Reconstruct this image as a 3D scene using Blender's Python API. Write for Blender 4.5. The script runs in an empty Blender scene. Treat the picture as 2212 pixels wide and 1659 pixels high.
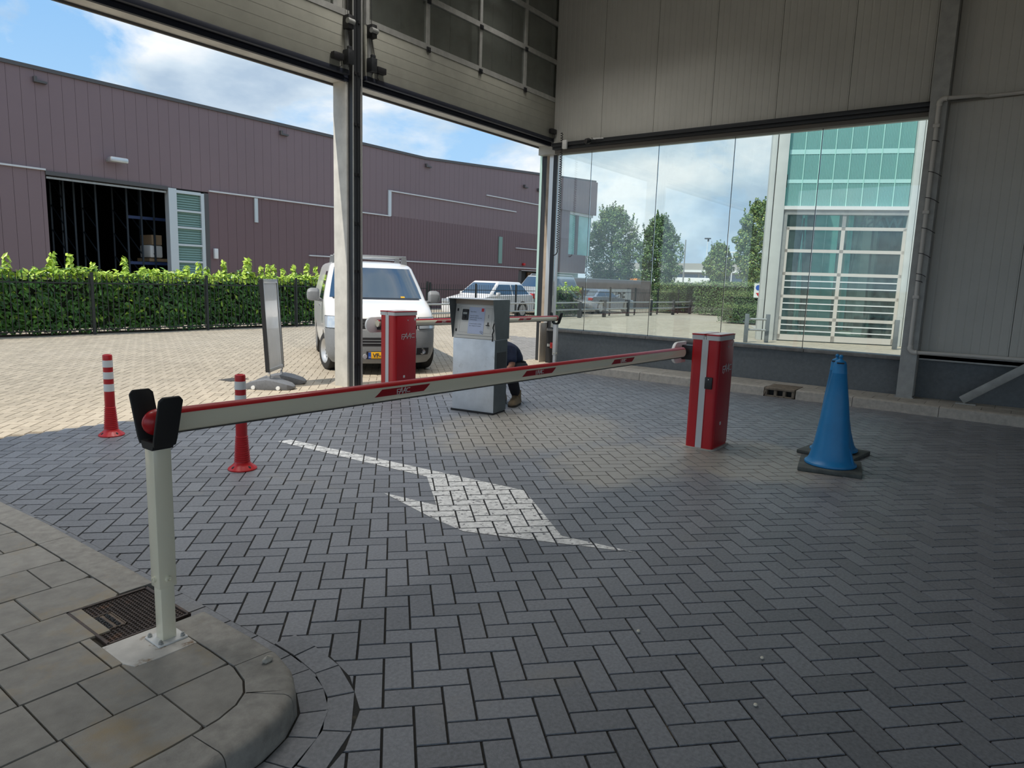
import bpy, bmesh, math, random
import numpy as np
from mathutils import Vector, Matrix, geometry
PI = math.pi
R = math.radians
rnd = random.Random(11)
nrng = np.random.default_rng(5)
scene = bpy.context.scene
COL = scene.collection

# ------------------------------------------------------------------ camera
cam_data = bpy.data.cameras.new('camera')
cam = bpy.data.objects.new('camera', cam_data)
COL.objects.link(cam)
scene.camera = cam
cam_data.sensor_fit = 'HORIZONTAL'
cam_data.sensor_width = 36.0
cam_data.lens = 1473.07 / 2212 * 36.0
cam_data.clip_start = 0.05
cam_data.clip_end = 600
yaw, pitch, roll = R(36.61635), R(-8.591466), R(1.870656)
fw = Vector((math.cos(yaw) * math.cos(pitch), math.sin(yaw) * math.cos(pitch), math.sin(pitch)))
r0 = Vector((math.sin(yaw), -math.cos(yaw), 0))
u0 = r0.cross(fw)
rx = r0 * math.cos(roll) + u0 * math.sin(roll)
ux = u0 * math.cos(roll) - r0 * math.sin(roll)
cam.matrix_world = Matrix(((rx.x, ux.x, -fw.x, 0), (rx.y, ux.y, -fw.y, 0), (rx.z, ux.z, -fw.z, 1.5), (0, 0, 0, 1)))

# ------------------------------------------------------------------ view, sky, sun
scene.view_settings.view_transform = 'Standard'
scene.view_settings.look = 'None'
scene.view_settings.exposure = 0.14
scene.view_settings.gamma = 1.0
scene.view_settings.use_curve_mapping = False
scene.cycles.max_bounces = 10
scene.cycles.diffuse_bounces = 5
scene.cycles.transparent_max_bounces = 24
scene.cycles.use_denoising = True
scene.cycles.sample_clamp_indirect = 6.0

world = bpy.data.worlds.new('sky')
scene.world = world
world.use_nodes = True
wt = world.node_tree
wt.nodes.clear()

class NT:
    """tiny node-graph helper"""
    def __init__(s, tree): s.t = tree
    def n(s, typ, **kw):
        nd = s.t.nodes.new(typ)
        for k, v in kw.items():
            if k.startswith('i_'):
                key = k[2:]
                nd.inputs[int(key) if key.isdigit() else key].default_value = v
            else:
                setattr(nd, k, v)
        return nd
    def l(s, a, b): s.t.links.new(a, b)
    def math(s, op, a, b=None, clamp=False):
        m = s.n('ShaderNodeMath', operation=op, use_clamp=clamp)
        for i, v in enumerate((a, b)):
            if v is None: continue
            if isinstance(v, (int, float)): m.inputs[i].default_value = v
            else: s.l(v, m.inputs[i])
        return m.outputs[0]
    def mix(s, fac, a, b):
        m = s.n('ShaderNodeMix', data_type='RGBA')
        for sock, v in ((m.inputs[0], fac), (m.inputs[6], a), (m.inputs[7], b)):
            if isinstance(v, (int, float)): sock.default_value = v
            elif isinstance(v, tuple): sock.default_value = (*v[:3], 1)
            else: s.l(v, sock)
        return m.outputs[2]
    def ramp(s, fac, stops):
        r = s.n('ShaderNodeValToRGB')
        e = r.color_ramp.elements
        while len(e) < len(stops): e.new(0.5)
        for el, (p, c) in zip(e, stops):
            el.position = p
            el.color = (*c, 1) if len(c) == 3 else c
        s.l(fac, r.inputs[0])
        return r.outputs[0]

w = NT(wt)
tc = w.n('ShaderNodeTexCoord')
sep = w.n('ShaderNodeSeparateXYZ')
w.l(tc.outputs['Generated'], sep.inputs[0])
zc = w.math('MAXIMUM', sep.outputs[2], 0.0)
map1 = w.n('ShaderNodeMapping')
map1.inputs['Location'].default_value = (0.4, 3.3, 2.0)
map1.inputs['Scale'].default_value = (1.0, 1.0, 1.9)
w.l(tc.outputs['Generated'], map1.inputs[0])
n1 = w.n('ShaderNodeTexNoise', i_Scale=3.1, i_Detail=10.0, i_Roughness=0.58, i_Distortion=0.25)
w.l(map1.outputs[0], n1.inputs['Vector'])
n2 = w.n('ShaderNodeTexNoise', i_Scale=5.0, i_Detail=7.0, i_Roughness=0.5)
map2 = w.n('ShaderNodeMapping')
map2.inputs['Location'].default_value = (8.3, 4.2, 1.0)
map2.inputs['Scale'].default_value = (1.0, 1.0, 2.2)
w.l(tc.outputs['Generated'], map2.inputs[0])
w.l(map2.outputs[0], n2.inputs['Vector'])
blue = w.ramp(zc, [(0.0, (0.60, 0.76, 0.90)), (0.12, (0.40, 0.64, 0.90)), (0.35, (0.24, 0.49, 0.84)), (1.0, (0.13, 0.32, 0.70))])
cloudcol = w.ramp(n2.outputs[0], [(0.36, (0.42, 0.54, 0.68)), (0.48, (0.62, 0.73, 0.83)), (0.62, (0.93, 0.95, 0.97))])
mask = w.ramp(n1.outputs[0], [(0.42, (0, 0, 0)), (0.53, (1, 1, 1))])
skycol = w.mix(mask, blue, cloudcol)
gmask = w.ramp(sep.outputs[2], [(0.0, (1, 1, 1)), (0.0005, (0, 0, 0))])
final = w.mix(gmask, skycol, (0.33, 0.31, 0.27))
bg = w.n('ShaderNodeBackground', i_Strength=1.0)
w.l(final, bg.inputs[0])
wo = w.n('ShaderNodeOutputWorld')
w.l(bg.outputs[0], wo.inputs[0])

sun_data = bpy.data.lights.new('sun', 'SUN')
sun_data.energy = 3.6
sun_data.angle = R(0.53)
sun_data.color = (1.0, 0.94, 0.84)
sun = bpy.data.objects.new('sun', sun_data)
COL.objects.link(sun)
sdir = Vector((math.cos(R(58)), -0.21 * math.cos(R(58)), -math.sin(R(58))))
sun.rotation_euler = sdir.to_track_quat('-Z', 'Y').to_euler()
sun.location = (0, 0, 30)

# ------------------------------------------------------------------ object helpers
class MB:
    """collects geometry, then links it as ONE mesh object"""
    def __init__(s): s.v = []; s.f = []; s.m = []; s.mi = 0
    def add(s, vs, fs):
        b = len(s.v)
        s.v += [tuple(v) for v in vs]
        s.f += [tuple(b + i for i in f) for f in fs]
        s.m += [s.mi] * len(fs)
        return s
    def box(s, x0, x1, y0, y1, z0, z1, M=None):
        vs = [Vector((x, y, z)) for z in (z0, z1) for y in (y0, y1) for x in (x0, x1)]
        if M is not None: vs = [M @ v for v in vs]
        return s.add(vs, [(0, 2, 3, 1), (4, 5, 7, 6), (0, 1, 5, 4), (2, 6, 7, 3), (0, 4, 6, 2), (1, 3, 7, 5)])
    def bar(s, p, q, wdt, hgt, up=(0, 0, 1)):
        p, q = Vector(p), Vector(q); d = (q - p).normalized(); upv = Vector(up)
        if abs(d.dot(upv)) > .99: upv = Vector((1, 0, 0))
        a = d.cross(upv).normalized() * (wdt / 2); b = a.cross(d).normalized() * (hgt / 2)
        vs = [c + sa * a + sb * b for c in (p, q) for sa, sb in ((-1, -1), (1, -1), (1, 1), (-1, 1))]
        return s.add(vs, [(3, 2, 1, 0), (4, 5, 6, 7), (0, 1, 5, 4), (1, 2, 6, 5), (2, 3, 7, 6), (3, 0, 4, 7)])
    def tube(s, pts, rad, n=10, caps=True):
        pts = [Vector(p) for p in pts]
        rad = rad if isinstance(rad, (list, tuple)) else [rad] * len(pts)
        rings = []; prev = None
        for i, p in enumerate(pts):
            d = (pts[min(i + 1, len(pts) - 1)] - pts[max(i - 1, 0)]).normalized()
            if prev is None:
                a = d.cross(Vector((0, 0, 1)))
                if a.length < 1e-3: a = d.cross(Vector((1, 0, 0)))
            else:
                a = prev - d * prev.dot(d)
            a.normalize(); prev = a; b = d.cross(a)
            rings.append([p + (a * math.cos(t) + b * math.sin(t)) * rad[i] for t in [2 * PI * k / n for k in range(n)]])
        vs = [v for r_ in rings for v in r_]
        fs = [(i * n + k, i * n + (k + 1) % n, (i + 1) * n + (k + 1) % n, (i + 1) * n + k) for i in range(len(pts) - 1) for k in range(n)]
        if caps: fs += [tuple(range(n))[::-1], tuple(range((len(pts) - 1) * n, len(pts) * n))]
        return s.add(vs, fs)
    def lathe(s, prof, c=(0, 0, 0), n=24, caps=True):
        vs = [(c[0] + r_ * math.cos(2 * PI * k / n), c[1] + r_ * math.sin(2 * PI * k / n), c[2] + z) for r_, z in prof for k in range(n)]
        m = len(prof)
        fs = [(i * n + k, i * n + (k + 1) % n, (i + 1) * n + (k + 1) % n, (i + 1) * n + k) for i in range(m - 1) for k in range(n)]
        if caps: fs += [tuple(range(n))[::-1], tuple(range((m - 1) * n, m * n))]
        return s.add(vs, fs)
    def prism(s, poly, a, b, axis='z'):
        def P(u, v, t): return {'z': (u, v, t), 'x': (t, u, v), 'y': (u, t, v)}[axis]
        n = len(poly)
        vs = [P(u, v, a) for u, v in poly] + [P(u, v, b) for u, v in poly]
        fs = [tuple(range(n))[::-1], tuple(range(n, 2 * n))] + [(i, (i + 1) % n, n + (i + 1) % n, n + i) for i in range(n)]
        return s.add(vs, fs)
    def quad(s, *p): return s.add(p, [tuple(range(len(p)))])
    def loft(s, rings, closed=True, caps=True):
        n = len(rings[0]); m = len(rings)
        vs = [v for r_ in rings for v in r_]
        kk = n if closed else n - 1
        fs = [(i * n + k, i * n + (k + 1) % n, (i + 1) * n + (k + 1) % n, (i + 1) * n + k) for i in range(m - 1) for k in range(kk)]
        if caps and closed: fs += [tuple(range(n))[::-1], tuple(range((m - 1) * n, m * n))]
        return s.add(vs, fs)
    def sphere(s, c, r_, n=12, m=8, sc=(1, 1, 1)):
        prof = [(max(1e-4, r_ * math.sin(PI * i / m)), -r_ * math.cos(PI * i / m)) for i in range(m + 1)]
        vs = [(c[0] + sc[0] * a * math.cos(2 * PI * k / n), c[1] + sc[1] * a * math.sin(2 * PI * k / n), c[2] + sc[2] * z) for a, z in prof for k in range(n)]
        fs = [(i * n + k, i * n + (k + 1) % n, (i + 1) * n + (k + 1) % n, (i + 1) * n + k) for i in range(m) for k in range(n)]
        return s.add(vs, fs)
    def xf(s, M):
        s.v = [tuple(M @ Vector(v)) for v in s.v]; return s
    def build(s, name, mats, parent=None, bevel=0, seg=2, smooth=True, fix=True, label=None):
        me = bpy.data.meshes.new(name)
        me.from_pydata(s.v, [], s.f)
        mats = mats if isinstance(mats, (list, tuple)) else [mats]
        for m_ in mats: me.materials.append(m_)
        if len(mats) > 1: me.polygons.foreach_set('material_index', s.m)
        if fix or bevel:
            bm = bmesh.new(); bm.from_mesh(me)
            if fix: bmesh.ops.recalc_face_normals(bm, faces=bm.faces)
            if bevel:
                bmesh.ops.remove_doubles(bm, verts=bm.verts, dist=1e-5)
                ed = [e for e in bm.edges if len(e.link_faces) == 2 and e.calc_face_angle(0) > R(30)]
                bmesh.ops.bevel(bm, geom=ed, offset=bevel, segments=seg, affect='EDGES', profile=.5, clamp_overlap=True)
            bm.to_mesh(me); bm.free()
        if smooth:
            me.shade_smooth(); me.set_sharp_from_angle(angle=R(38))
        return link(name, me, parent, label)

def link(name, me, parent=None, label=None):
    o = bpy.data.objects.new(name, me); COL.objects.link(o)
    if parent is not None: o.parent = parent
    if label: o['label'] = label
    return o
def thing(name, label, cat, loc=(0, 0, 0), rz=0, group=None):
    o = bpy.data.objects.new(name, None); COL.objects.link(o)
    o.empty_display_size = .1
    o.location = loc; o.rotation_euler = (0, 0, rz)
    return tag(o, label, cat, group)
def tag(o, label, cat, group=None, kind=None):
    o['label'] = label; o['category'] = cat
    if group: o['group'] = group
    if kind: o['kind'] = kind
    return o
def struct(o, label=None):
    o['kind'] = 'structure'
    if label: o['label'] = label
    return o
def kids(o): return [c for c in COL.objects if c.parent is o]
def dup(o, label=None, loc=None, rz=None, parent=None):
    c = o.copy(); COL.objects.link(c)
    if parent is not None: c.parent = parent
    if label: c['label'] = label
    if loc is not None: c.location = loc
    if rz is not None: c.rotation_euler = (0, 0, rz)
    for ch in kids(o): dup(ch, parent=c)
    return c

_m = {}
def mat(name, col, rough=.5, metal=0., noise=None, bump=None, spec=.5, coat=0., tint=0., alpha=None, emit=None, stains=None, trans=0.):
    """noise=(scale, amount)  bump=(scale, distance)  tint: per-face variation  stains=(scale, lo, hi, colour)"""
    m = bpy.data.materials.new(name); m.use_nodes = True
    t = NT(m.node_tree); p = t.t.nodes['Principled BSDF']
    p.inputs['Roughness'].default_value = rough
    p.inputs['Metallic'].default_value = metal
    p.inputs['Specular IOR Level'].default_value = spec
    p.inputs['Coat Weight'].default_value = coat
    p.inputs['Transmission Weight'].default_value = trans
    c = (*col, 1); src = None
    if noise or bump or stains:
        co = t.n('ShaderNodeTexCoord').outputs['Object']
    if noise:
        nz = t.n('ShaderNodeTexNoise', i_Scale=noise[0], i_Detail=6.0, i_Roughness=.6); t.l(co, nz.inputs['Vector'])
        f = t.ramp(nz.outputs[0], [(.3, (0, 0, 0)), (.7, (1, 1, 1))])
        src = t.mix(f, tuple(x * (1 - noise[1]) for x in col), tuple(min(1, x * (1 + noise[1])) for x in col))
    if tint:
        at = t.n('ShaderNodeAttribute', attribute_name='tint')
        val = t.math('MULTIPLY_ADD', at.outputs['Fac'], 2 * tint); t.t.nodes[-1].inputs[2].default_value = 1 - tint
        mx = t.n('ShaderNodeMix', data_type='RGBA', blend_type='MULTIPLY'); mx.inputs[0].default_value = 1
        if src is None: mx.inputs[6].default_value = c
        else: t.l(src, mx.inputs[6])
        t.l(val, mx.inputs[7]); src = mx.outputs[2]
    if stains:
        ns = t.n('ShaderNodeTexNoise', i_Scale=stains[0], i_Detail=7.0, i_Roughness=.65); t.l(co, ns.inputs['Vector'])
        f = t.ramp(ns.outputs[0], [(stains[1], (0, 0, 0)), (stains[2], (1, 1, 1))])
        src = t.mix(f, src if src is not None else col, stains[3])
    if src is None: p.inputs['Base Color'].default_value = c
    else: t.l(src, p.inputs['Base Color'])
    if bump:
        nb = t.n('ShaderNodeTexNoise', i_Scale=bump[0], i_Detail=4.0, i_Roughness=.6); t.l(co, nb.inputs['Vector'])
        bp = t.n('ShaderNodeBump', i_Strength=.6, i_Distance=bump[1]); t.l(nb.outputs[0], bp.inputs['Height'])
        t.l(bp.outputs[0], p.inputs['Normal'])
    if emit:
        p.inputs['Emission Color'].default_value = (*emit[:3], 1); p.inputs['Emission Strength'].default_value = emit[3]
    _m[name] = m
    return m

def glass_mat(name, tint=(.93, .98, .96), refl=1.0, rough=.0, dirt_haze=0., dirt_haze_col=(.6, .65, .65)):
    """a clear pane: lets light straight through and mirrors by Fresnel"""
    m = bpy.data.materials.new(name); m.use_nodes = True
    t = NT(m.node_tree); t.t.nodes.clear()
    out = t.n('ShaderNodeOutputMaterial')
    tr = t.n('ShaderNodeBsdfTransparent'); tr.inputs[0].default_value = (*tint, 1)
    gl = t.n('ShaderNodeBsdfGlossy', i_Roughness=rough); gl.inputs[0].default_value = (1, 1, 1, 1)
    fr = t.n('ShaderNodeFresnel', i_IOR=1.5)
    f = t.math('MULTIPLY', fr.outputs[0], refl, clamp=True)
    mx = t.n('ShaderNodeMixShader'); t.l(f, mx.inputs[0]); t.l(tr.outputs[0], mx.inputs[1]); t.l(gl.outputs[0], mx.inputs[2])
    last = mx.outputs[0]
    if dirt_haze:
        co = t.n('ShaderNodeTexCoord').outputs['Object']
        nz = t.n('ShaderNodeTexNoise', i_Scale=3.0, i_Detail=8.0, i_Roughness=.7); t.l(co, nz.inputs['Vector'])
        g = t.ramp(nz.outputs[0], [(.35, (0, 0, 0)), (.8, (dirt_haze, dirt_haze, dirt_haze))])
        df = t.n('ShaderNodeBsdfDiffuse'); df.inputs[0].default_value = (*dirt_haze_col, 1)
        m2 = t.n('ShaderNodeMixShader'); t.l(g, m2.inputs[0]); t.l(last, m2.inputs[1]); t.l(df.outputs[0], m2.inputs[2]); last = m2.outputs[0]
    t.l(last, out.inputs[0])
    _m[name] = m
    return m

def text_mb(s, size, depth=.002, shear=0, bold=0., align='LEFT'):
    cu = bpy.data.curves.new('lettering', 'FONT'); cu.body = s; cu.size = size; cu.extrude = depth / 2
    cu.shear = shear; cu.offset = bold; cu.align_x = align; cu.resolution_u = 3
    ob = bpy.data.objects.new('lettering', cu); COL.objects.link(ob)
    dg = bpy.context.evaluated_depsgraph_get()
    me = bpy.data.meshes.new_from_object(ob.evaluated_get(dg))
    mb = MB(); mb.add([v.co[:] for v in me.vertices], [tuple(p.vertices) for p in me.polygons])
    bpy.data.objects.remove(ob); bpy.data.curves.remove(cu); bpy.data.meshes.remove(me)
    return mb

def frame(o, ex, ey):
    """matrix putting local x along ex, local y along ey, at o"""
    ex = Vector(ex).normalized(); ez = ex.cross(Vector(ey)).normalized(); ey = ez.cross(ex)
    return Matrix(((ex.x, ey.x, ez.x, o[0]), (ex.y, ey.y, ez.y, o[1]), (ex.z, ey.z, ez.z, o[2]), (0, 0, 0, 1)))

def stroke_logo(mb, M, size, wd):
    """the four slanted capitals F A A C drawn with even strokes"""
    st = [[(0, -.02), (0, .78), (.46, .78)], [(0, .38), (.34, .38)],
          [(.22, -.12), (.72, .98), (.78, 0)], [(.46, .38), (.76, .38)],
          [(.78, 0), (1.24, .98), (1.28, 0)], [(.98, .38), (1.26, .38)],
          [(1.9, .82), (1.56, .82), (1.42, .68), (1.40, .32), (1.52, .18), (1.9, .18)]]
    for line in st:
        line = [(a * 1.6, b) for a, b in line]
        for (x0, y0), (x1, y1) in zip(line, line[1:]):
            d = Vector((x1 - x0, y1 - y0)); L = d.length; d /= L; n_ = Vector((-d.y, d.x)) * wd / 2; e = d * wd * .45
            q = [(x0 - e.x - n_.x, y0 - e.y - n_.y), (x1 + e.x - n_.x, y1 + e.y - n_.y), (x1 + e.x + n_.x, y1 + e.y + n_.y), (x0 - e.x + n_.x, y0 - e.y + n_.y)]
            vs = [M @ Vector((a * size, b * size, z)) for z in (0, .0015) for a, b in q]
            mb.add(vs, [(3, 2, 1, 0), (4, 5, 6, 7), (0, 1, 5, 4), (1, 2, 6, 5), (2, 3, 7, 6), (3, 0, 4, 7)])
    return mb

def carve(o, cutter_mb):
    """subtract a helper shape from a part and keep only the finished mesh"""
    me = bpy.data.meshes.new('cut'); me.from_pydata(cutter_mb.v, [], cutter_mb.f)
    bm = bmesh.new(); bm.from_mesh(me); bmesh.ops.recalc_face_normals(bm, faces=bm.faces); bm.to_mesh(me); bm.free()
    c = bpy.data.objects.new('cut', me); COL.objects.link(c)
    if o.parent is not None: c.parent = o.parent
    md = o.modifiers.new('cut', 'BOOLEAN'); md.object = c; md.operation = 'DIFFERENCE'; md.solver = 'EXACT'
    bpy.context.view_layer.update()
    new = bpy.data.meshes.new_from_object(o.evaluated_get(bpy.context.evaluated_depsgraph_get()))
    o.modifiers.clear(); old = o.data; o.data = new; bpy.data.meshes.remove(old)
    bpy.data.objects.remove(c); bpy.data.meshes.remove(me)
    o.data.shade_smooth(); o.data.set_sharp_from_angle(angle=R(38))

# ------------------------------------------------------------------ materials
M_paver = mat('dark paver', (.200, .209, .228), .46, noise=(70, .24), tint=.14, bump=(220, .002), stains=(1.1, .60, .78, (.26, .245, .22)))
def sandy(m, spots, col):
    t = NT(m.node_tree); p = t.t.nodes['Principled BSDF']; src = p.inputs['Base Color'].links[0].from_socket
    co = t.n('ShaderNodeTexCoord').outputs['Object']
    nz = t.n('ShaderNodeTexNoise', i_Scale=2.6, i_Detail=8.0, i_Roughness=.68); t.l(co, nz.inputs['Vector'])
    tot = None
    for x, y, sx, sy in spots:
        mp = t.n('ShaderNodeMapping'); mp.inputs['Location'].default_value = (-x / sx, -y / sy, 0); mp.inputs['Scale'].default_value = (1 / sx, 1 / sy, 0)
        t.l(co, mp.inputs[0]); ln = t.n('ShaderNodeVectorMath', operation='LENGTH'); t.l(mp.outputs[0], ln.inputs[0])
        f = t.math('SUBTRACT', 1.0, ln.outputs['Value'], clamp=True); tot = f if tot is None else t.math('MAXIMUM', tot, f)
    sm = t.math('ADD', tot, t.math('MULTIPLY', nz.outputs[0], 1.1)); fac = t.ramp(sm, [(.62, (0, 0, 0)), (1.15, (1, 1, 1))])
    fac = t.math('MULTIPLY', fac, t.ramp(tot, [(0, (0, 0, 0)), (.25, (1, 1, 1))]))
    t.l(t.mix(t.math('MULTIPLY', fac, .75), src, col), p.inputs['Base Color'])
sandy(M_paver, [(5.6, 3.9, 1.5, 1.2), (6.0, 1.9, 1.0, 1.2), (5.1, 2.6, 1.0, .8)], (.36, .33, .28))
M_joint = mat('joint sand', (.022, .021, .019), .9, noise=(90, .4), stains=(4, .62, .76, (.20, .17, .12)))
M_paver_out = mat('beige paver', (.40, .345, .265), .8, noise=(30, .15), tint=.12, stains=(.55, .5, .75, (.46, .40, .315)))
M_joint_out = mat('beige joint', (.20, .165, .12), .9, noise=(50, .3))
M_yard = mat('beige far paving', (.385, .335, .26), .85, noise=(.6, .08))
M_paver_grey = mat('grey paver', (.24, .225, .205), .8, noise=(30, .15), tint=.12)
M_tile = mat('concrete tile', (.31, .295, .265), .75, noise=(14, .16), tint=.10, bump=(160, .002), stains=(2.6, .53, .70, (.37, .295, .19)))
M_tile_r = mat('concrete tile by the wall', (.40, .375, .33), .8, noise=(14, .16), tint=.10)
M_kerb = mat('concrete kerb', (.33, .315, .285), .8, noise=(22, .2), bump=(120, .003), stains=(2.4, .60, .8, (.36, .30, .21)))
M_kerb_r = mat('pale concrete kerb', (.42, .39, .345), .8, noise=(18, .18), bump=(120, .003))
M_gap = mat('dark soil gap', (.06, .052, .042), .95)
M_paint = mat('white road paint', (.80, .80, .78), .7, noise=(26, .25), stains=(30, .56, .62, (.22, .22, .23)))
M_patch = mat('white mortar', (.66, .63, .58), .85, noise=(9, .15), stains=(11, .60, .68, (.30, .20, .12)))
M_panel = mat('grey white wall panel', (.50, .495, .455), .45, noise=(1.5, .06))
M_plinth = mat('dark grey render', (.145, .162, .172), .85, noise=(20, .12), bump=(60, .006))
M_cap = mat('stone coping', (.19, .185, .175), .8, noise=(12, .25))
M_steel = mat('galvanised steel', (.36, .365, .35), .5, .25, noise=(8, .14))
M_steel_pipe = mat('grey plastic pipe', (.58, .56, .52), .5)
M_steel_dk = mat('dark track steel', (.035, .038, .042), .45, .3)
M_black = mat('black rubber', (.012, .012, .013), .6)
M_black_pl = mat('black plastic', (.018, .018, .02), .42)
M_navy = mat('navy seal rubber', (.014, .018, .032), .55)
M_doorpan = mat('off white door panel', (.36, .355, .30), .5, noise=(4, .1), stains=(2.2, .62, .8, (.40, .385, .325)))
M_alu = mat('dull aluminium', (.55, .55, .52), .42, .5, noise=(10, .15))
M_soffit = mat('pale soffit board', (.60, .585, .54), .7, noise=(4, .15))
M_white = mat('white paint', (.78, .78, .76), .4)
M_red = mat('red lacquer', (.46, .006, .012), .36, coat=.15)
M_red_dk = mat('red sheet steel', (.36, .010, .018), .42, noise=(60, .04))
M_redpl = mat('red plastic', (.55, .015, .02), .35)
M_grey_st = mat('grey reflective band', (.56, .58, .58), .4)
M_band = mat('white reflective band', (.78, .79, .78), .4)
M_ivory = mat('ivory lacquered aluminium', (.90, .85, .66), .25, coat=.3)
M_silver = mat('silver', (.62, .63, .63), .3, .6)
M_chrome = mat('chrome', (.75, .76, .77), .15, 1.)
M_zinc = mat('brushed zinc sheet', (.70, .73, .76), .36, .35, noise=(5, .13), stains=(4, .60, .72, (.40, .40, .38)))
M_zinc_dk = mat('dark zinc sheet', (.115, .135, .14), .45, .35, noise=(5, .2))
M_cream = mat('cream enamel', (.66, .65, .61), .4, noise=(3, .04))
M_paper = mat('pale blue paper', (.50, .56, .72), .8)
M_ink = mat('dark ink', (.05, .05, .06), .7)
M_blue_cone = mat('blue cone plastic', (.012, .20, .46), .42, noise=(7, .08), stains=(6, .66, .8, (.10, .30, .50)))
M_rubber_plate = mat('grey black rubber plate', (.075, .085, .08), .8, noise=(12, .35))
M_van = mat('white van paint', (.80, .80, .79), .25, coat=.5)
M_bumper = mat('grey bumper plastic', (.22, .23, .24), .5, noise=(40, .06))
M_glass_dk = mat('dark car glass', (.03, .06, .10), .04, spec=.9, coat=1.)
M_tyre = mat('tyre rubber', (.028, .027, .026), .8)
M_rim = mat('wheel rim', (.60, .60, .60), .35, .6)
M_lens = mat('headlamp glass', (.52, .58, .64), .08, .3, spec=.8, coat=1.)
M_plate_y = mat('yellow number plate', (.86, .45, .015), .5)
M_plate_b = mat('blue plate field', (.02, .09, .42), .5)
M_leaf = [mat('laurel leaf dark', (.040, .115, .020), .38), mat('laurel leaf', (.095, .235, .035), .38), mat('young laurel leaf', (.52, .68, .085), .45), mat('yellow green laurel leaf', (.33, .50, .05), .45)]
M_leaf_far = [mat('far hedge leaf dark', (.050, .105, .030), .5), mat('far hedge leaf', (.095, .17, .048), .5), mat('far hedge leaf pale', (.26, .30, .10), .5), mat('far hedge leaf light', (.18, .26, .07), .5)]
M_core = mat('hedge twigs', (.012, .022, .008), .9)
M_fence = mat('black fence steel', (.022, .025, .026), .5)
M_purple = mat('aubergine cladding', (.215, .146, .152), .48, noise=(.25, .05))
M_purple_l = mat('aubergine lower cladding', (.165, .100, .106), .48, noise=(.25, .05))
M_trim_dk = mat('dark roof trim', (.09, .085, .085), .5)
M_ledge = mat('pale ledge strip', (.66, .66, .66), .5)
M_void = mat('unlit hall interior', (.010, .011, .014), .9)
M_rack = mat('blue grey rack steel', (.026, .036, .048), .5, .2)
M_sash = mat('silver window frame', (.62, .65, .66), .4, .3)
M_louver = mat('green grey glass louvres', (.20, .33, .28), .25)
M_bark = mat('bark', (.10, .075, .05), .9, noise=(9, .3))
G_clear = glass_mat('clear glass', (.93, .98, .975), 1.5, dirt_haze=.045, dirt_haze_col=(.6, .7, .75))
G_edge = mat('green glass edge', (.18, .42, .36), .2)
G_teal = mat('teal polycarbonate', (.40, .70, .68), .30, spec=.6)
_t = NT(G_teal.node_tree); _tr = _t.n('ShaderNodeBsdfTranslucent'); _tr.inputs[0].default_value = (.36, .80, .74, 1)
_mx = _t.n('ShaderNodeMixShader'); _mx.inputs[0].default_value = .5
_o = [n for n in _t.t.nodes if n.type == 'OUTPUT_MATERIAL'][0]
_t.l(_t.t.nodes['Principled BSDF'].outputs[0], _mx.inputs[1]); _t.l(_tr.outputs[0], _mx.inputs[2]); _t.l(_mx.outputs[0], _o.inputs[0])
G_hall = glass_mat('blue green glass', (.70, .90, .87), 1.0, dirt_haze=.16, dirt_haze_col=(.46, .66, .63))  # teal diffuse film paints bright haze into the hall panes
G_door = glass_mat('smoky door pane', (.84, .86, .85), .5, dirt_haze=.1, dirt_haze_col=(.2, .2, .2))
# ------------------------------------------------------------------ paving
def herring(x0, x1, y0, y1, keep, W=.1075, ang=-43.5, gap=.0075, off=(.03, .02)):
    """centres, angle and corner quads of 2:1 herringbone bricks over a rectangle"""
    cx, cy = (x0 + x1) / 2, (y0 + y1) / 2
    n = int(math.hypot(x1 - x0, y1 - y0) / 2 / W) + 4
    i, j = np.meshgrid(np.arange(-n, n), np.arange(-n, n), indexing='ij')
    k = (i - j) % 4
    H = k == 0; V = k == 3
    a0 = np.concatenate([i[H], i[V]]).astype(float); b0 = np.concatenate([j[H], j[V]]).astype(float)
    da = np.concatenate([np.full(H.sum(), 2.), np.full(V.sum(), 1.)]); db = 3 - da
    g = gap / 2 / W
    qa = np.stack([a0 + g, a0 + da - g, a0 + da - g, a0 + g], 1) * W + off[0]
    qb = np.stack([b0 + g, b0 + g, b0 + db - g, b0 + db - g], 1) * W + off[1]
    c, s = math.cos(R(ang)), math.sin(R(ang))
    X = qa * c - qb * s + cx; Y = qa * s + qb * c + cy
    mx, my = X.mean(1), Y.mean(1)
    ok = (mx > x0) & (mx < x1) & (my > y0) & (my < y1) & keep(mx, my)
    return X[ok], Y[ok]

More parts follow.
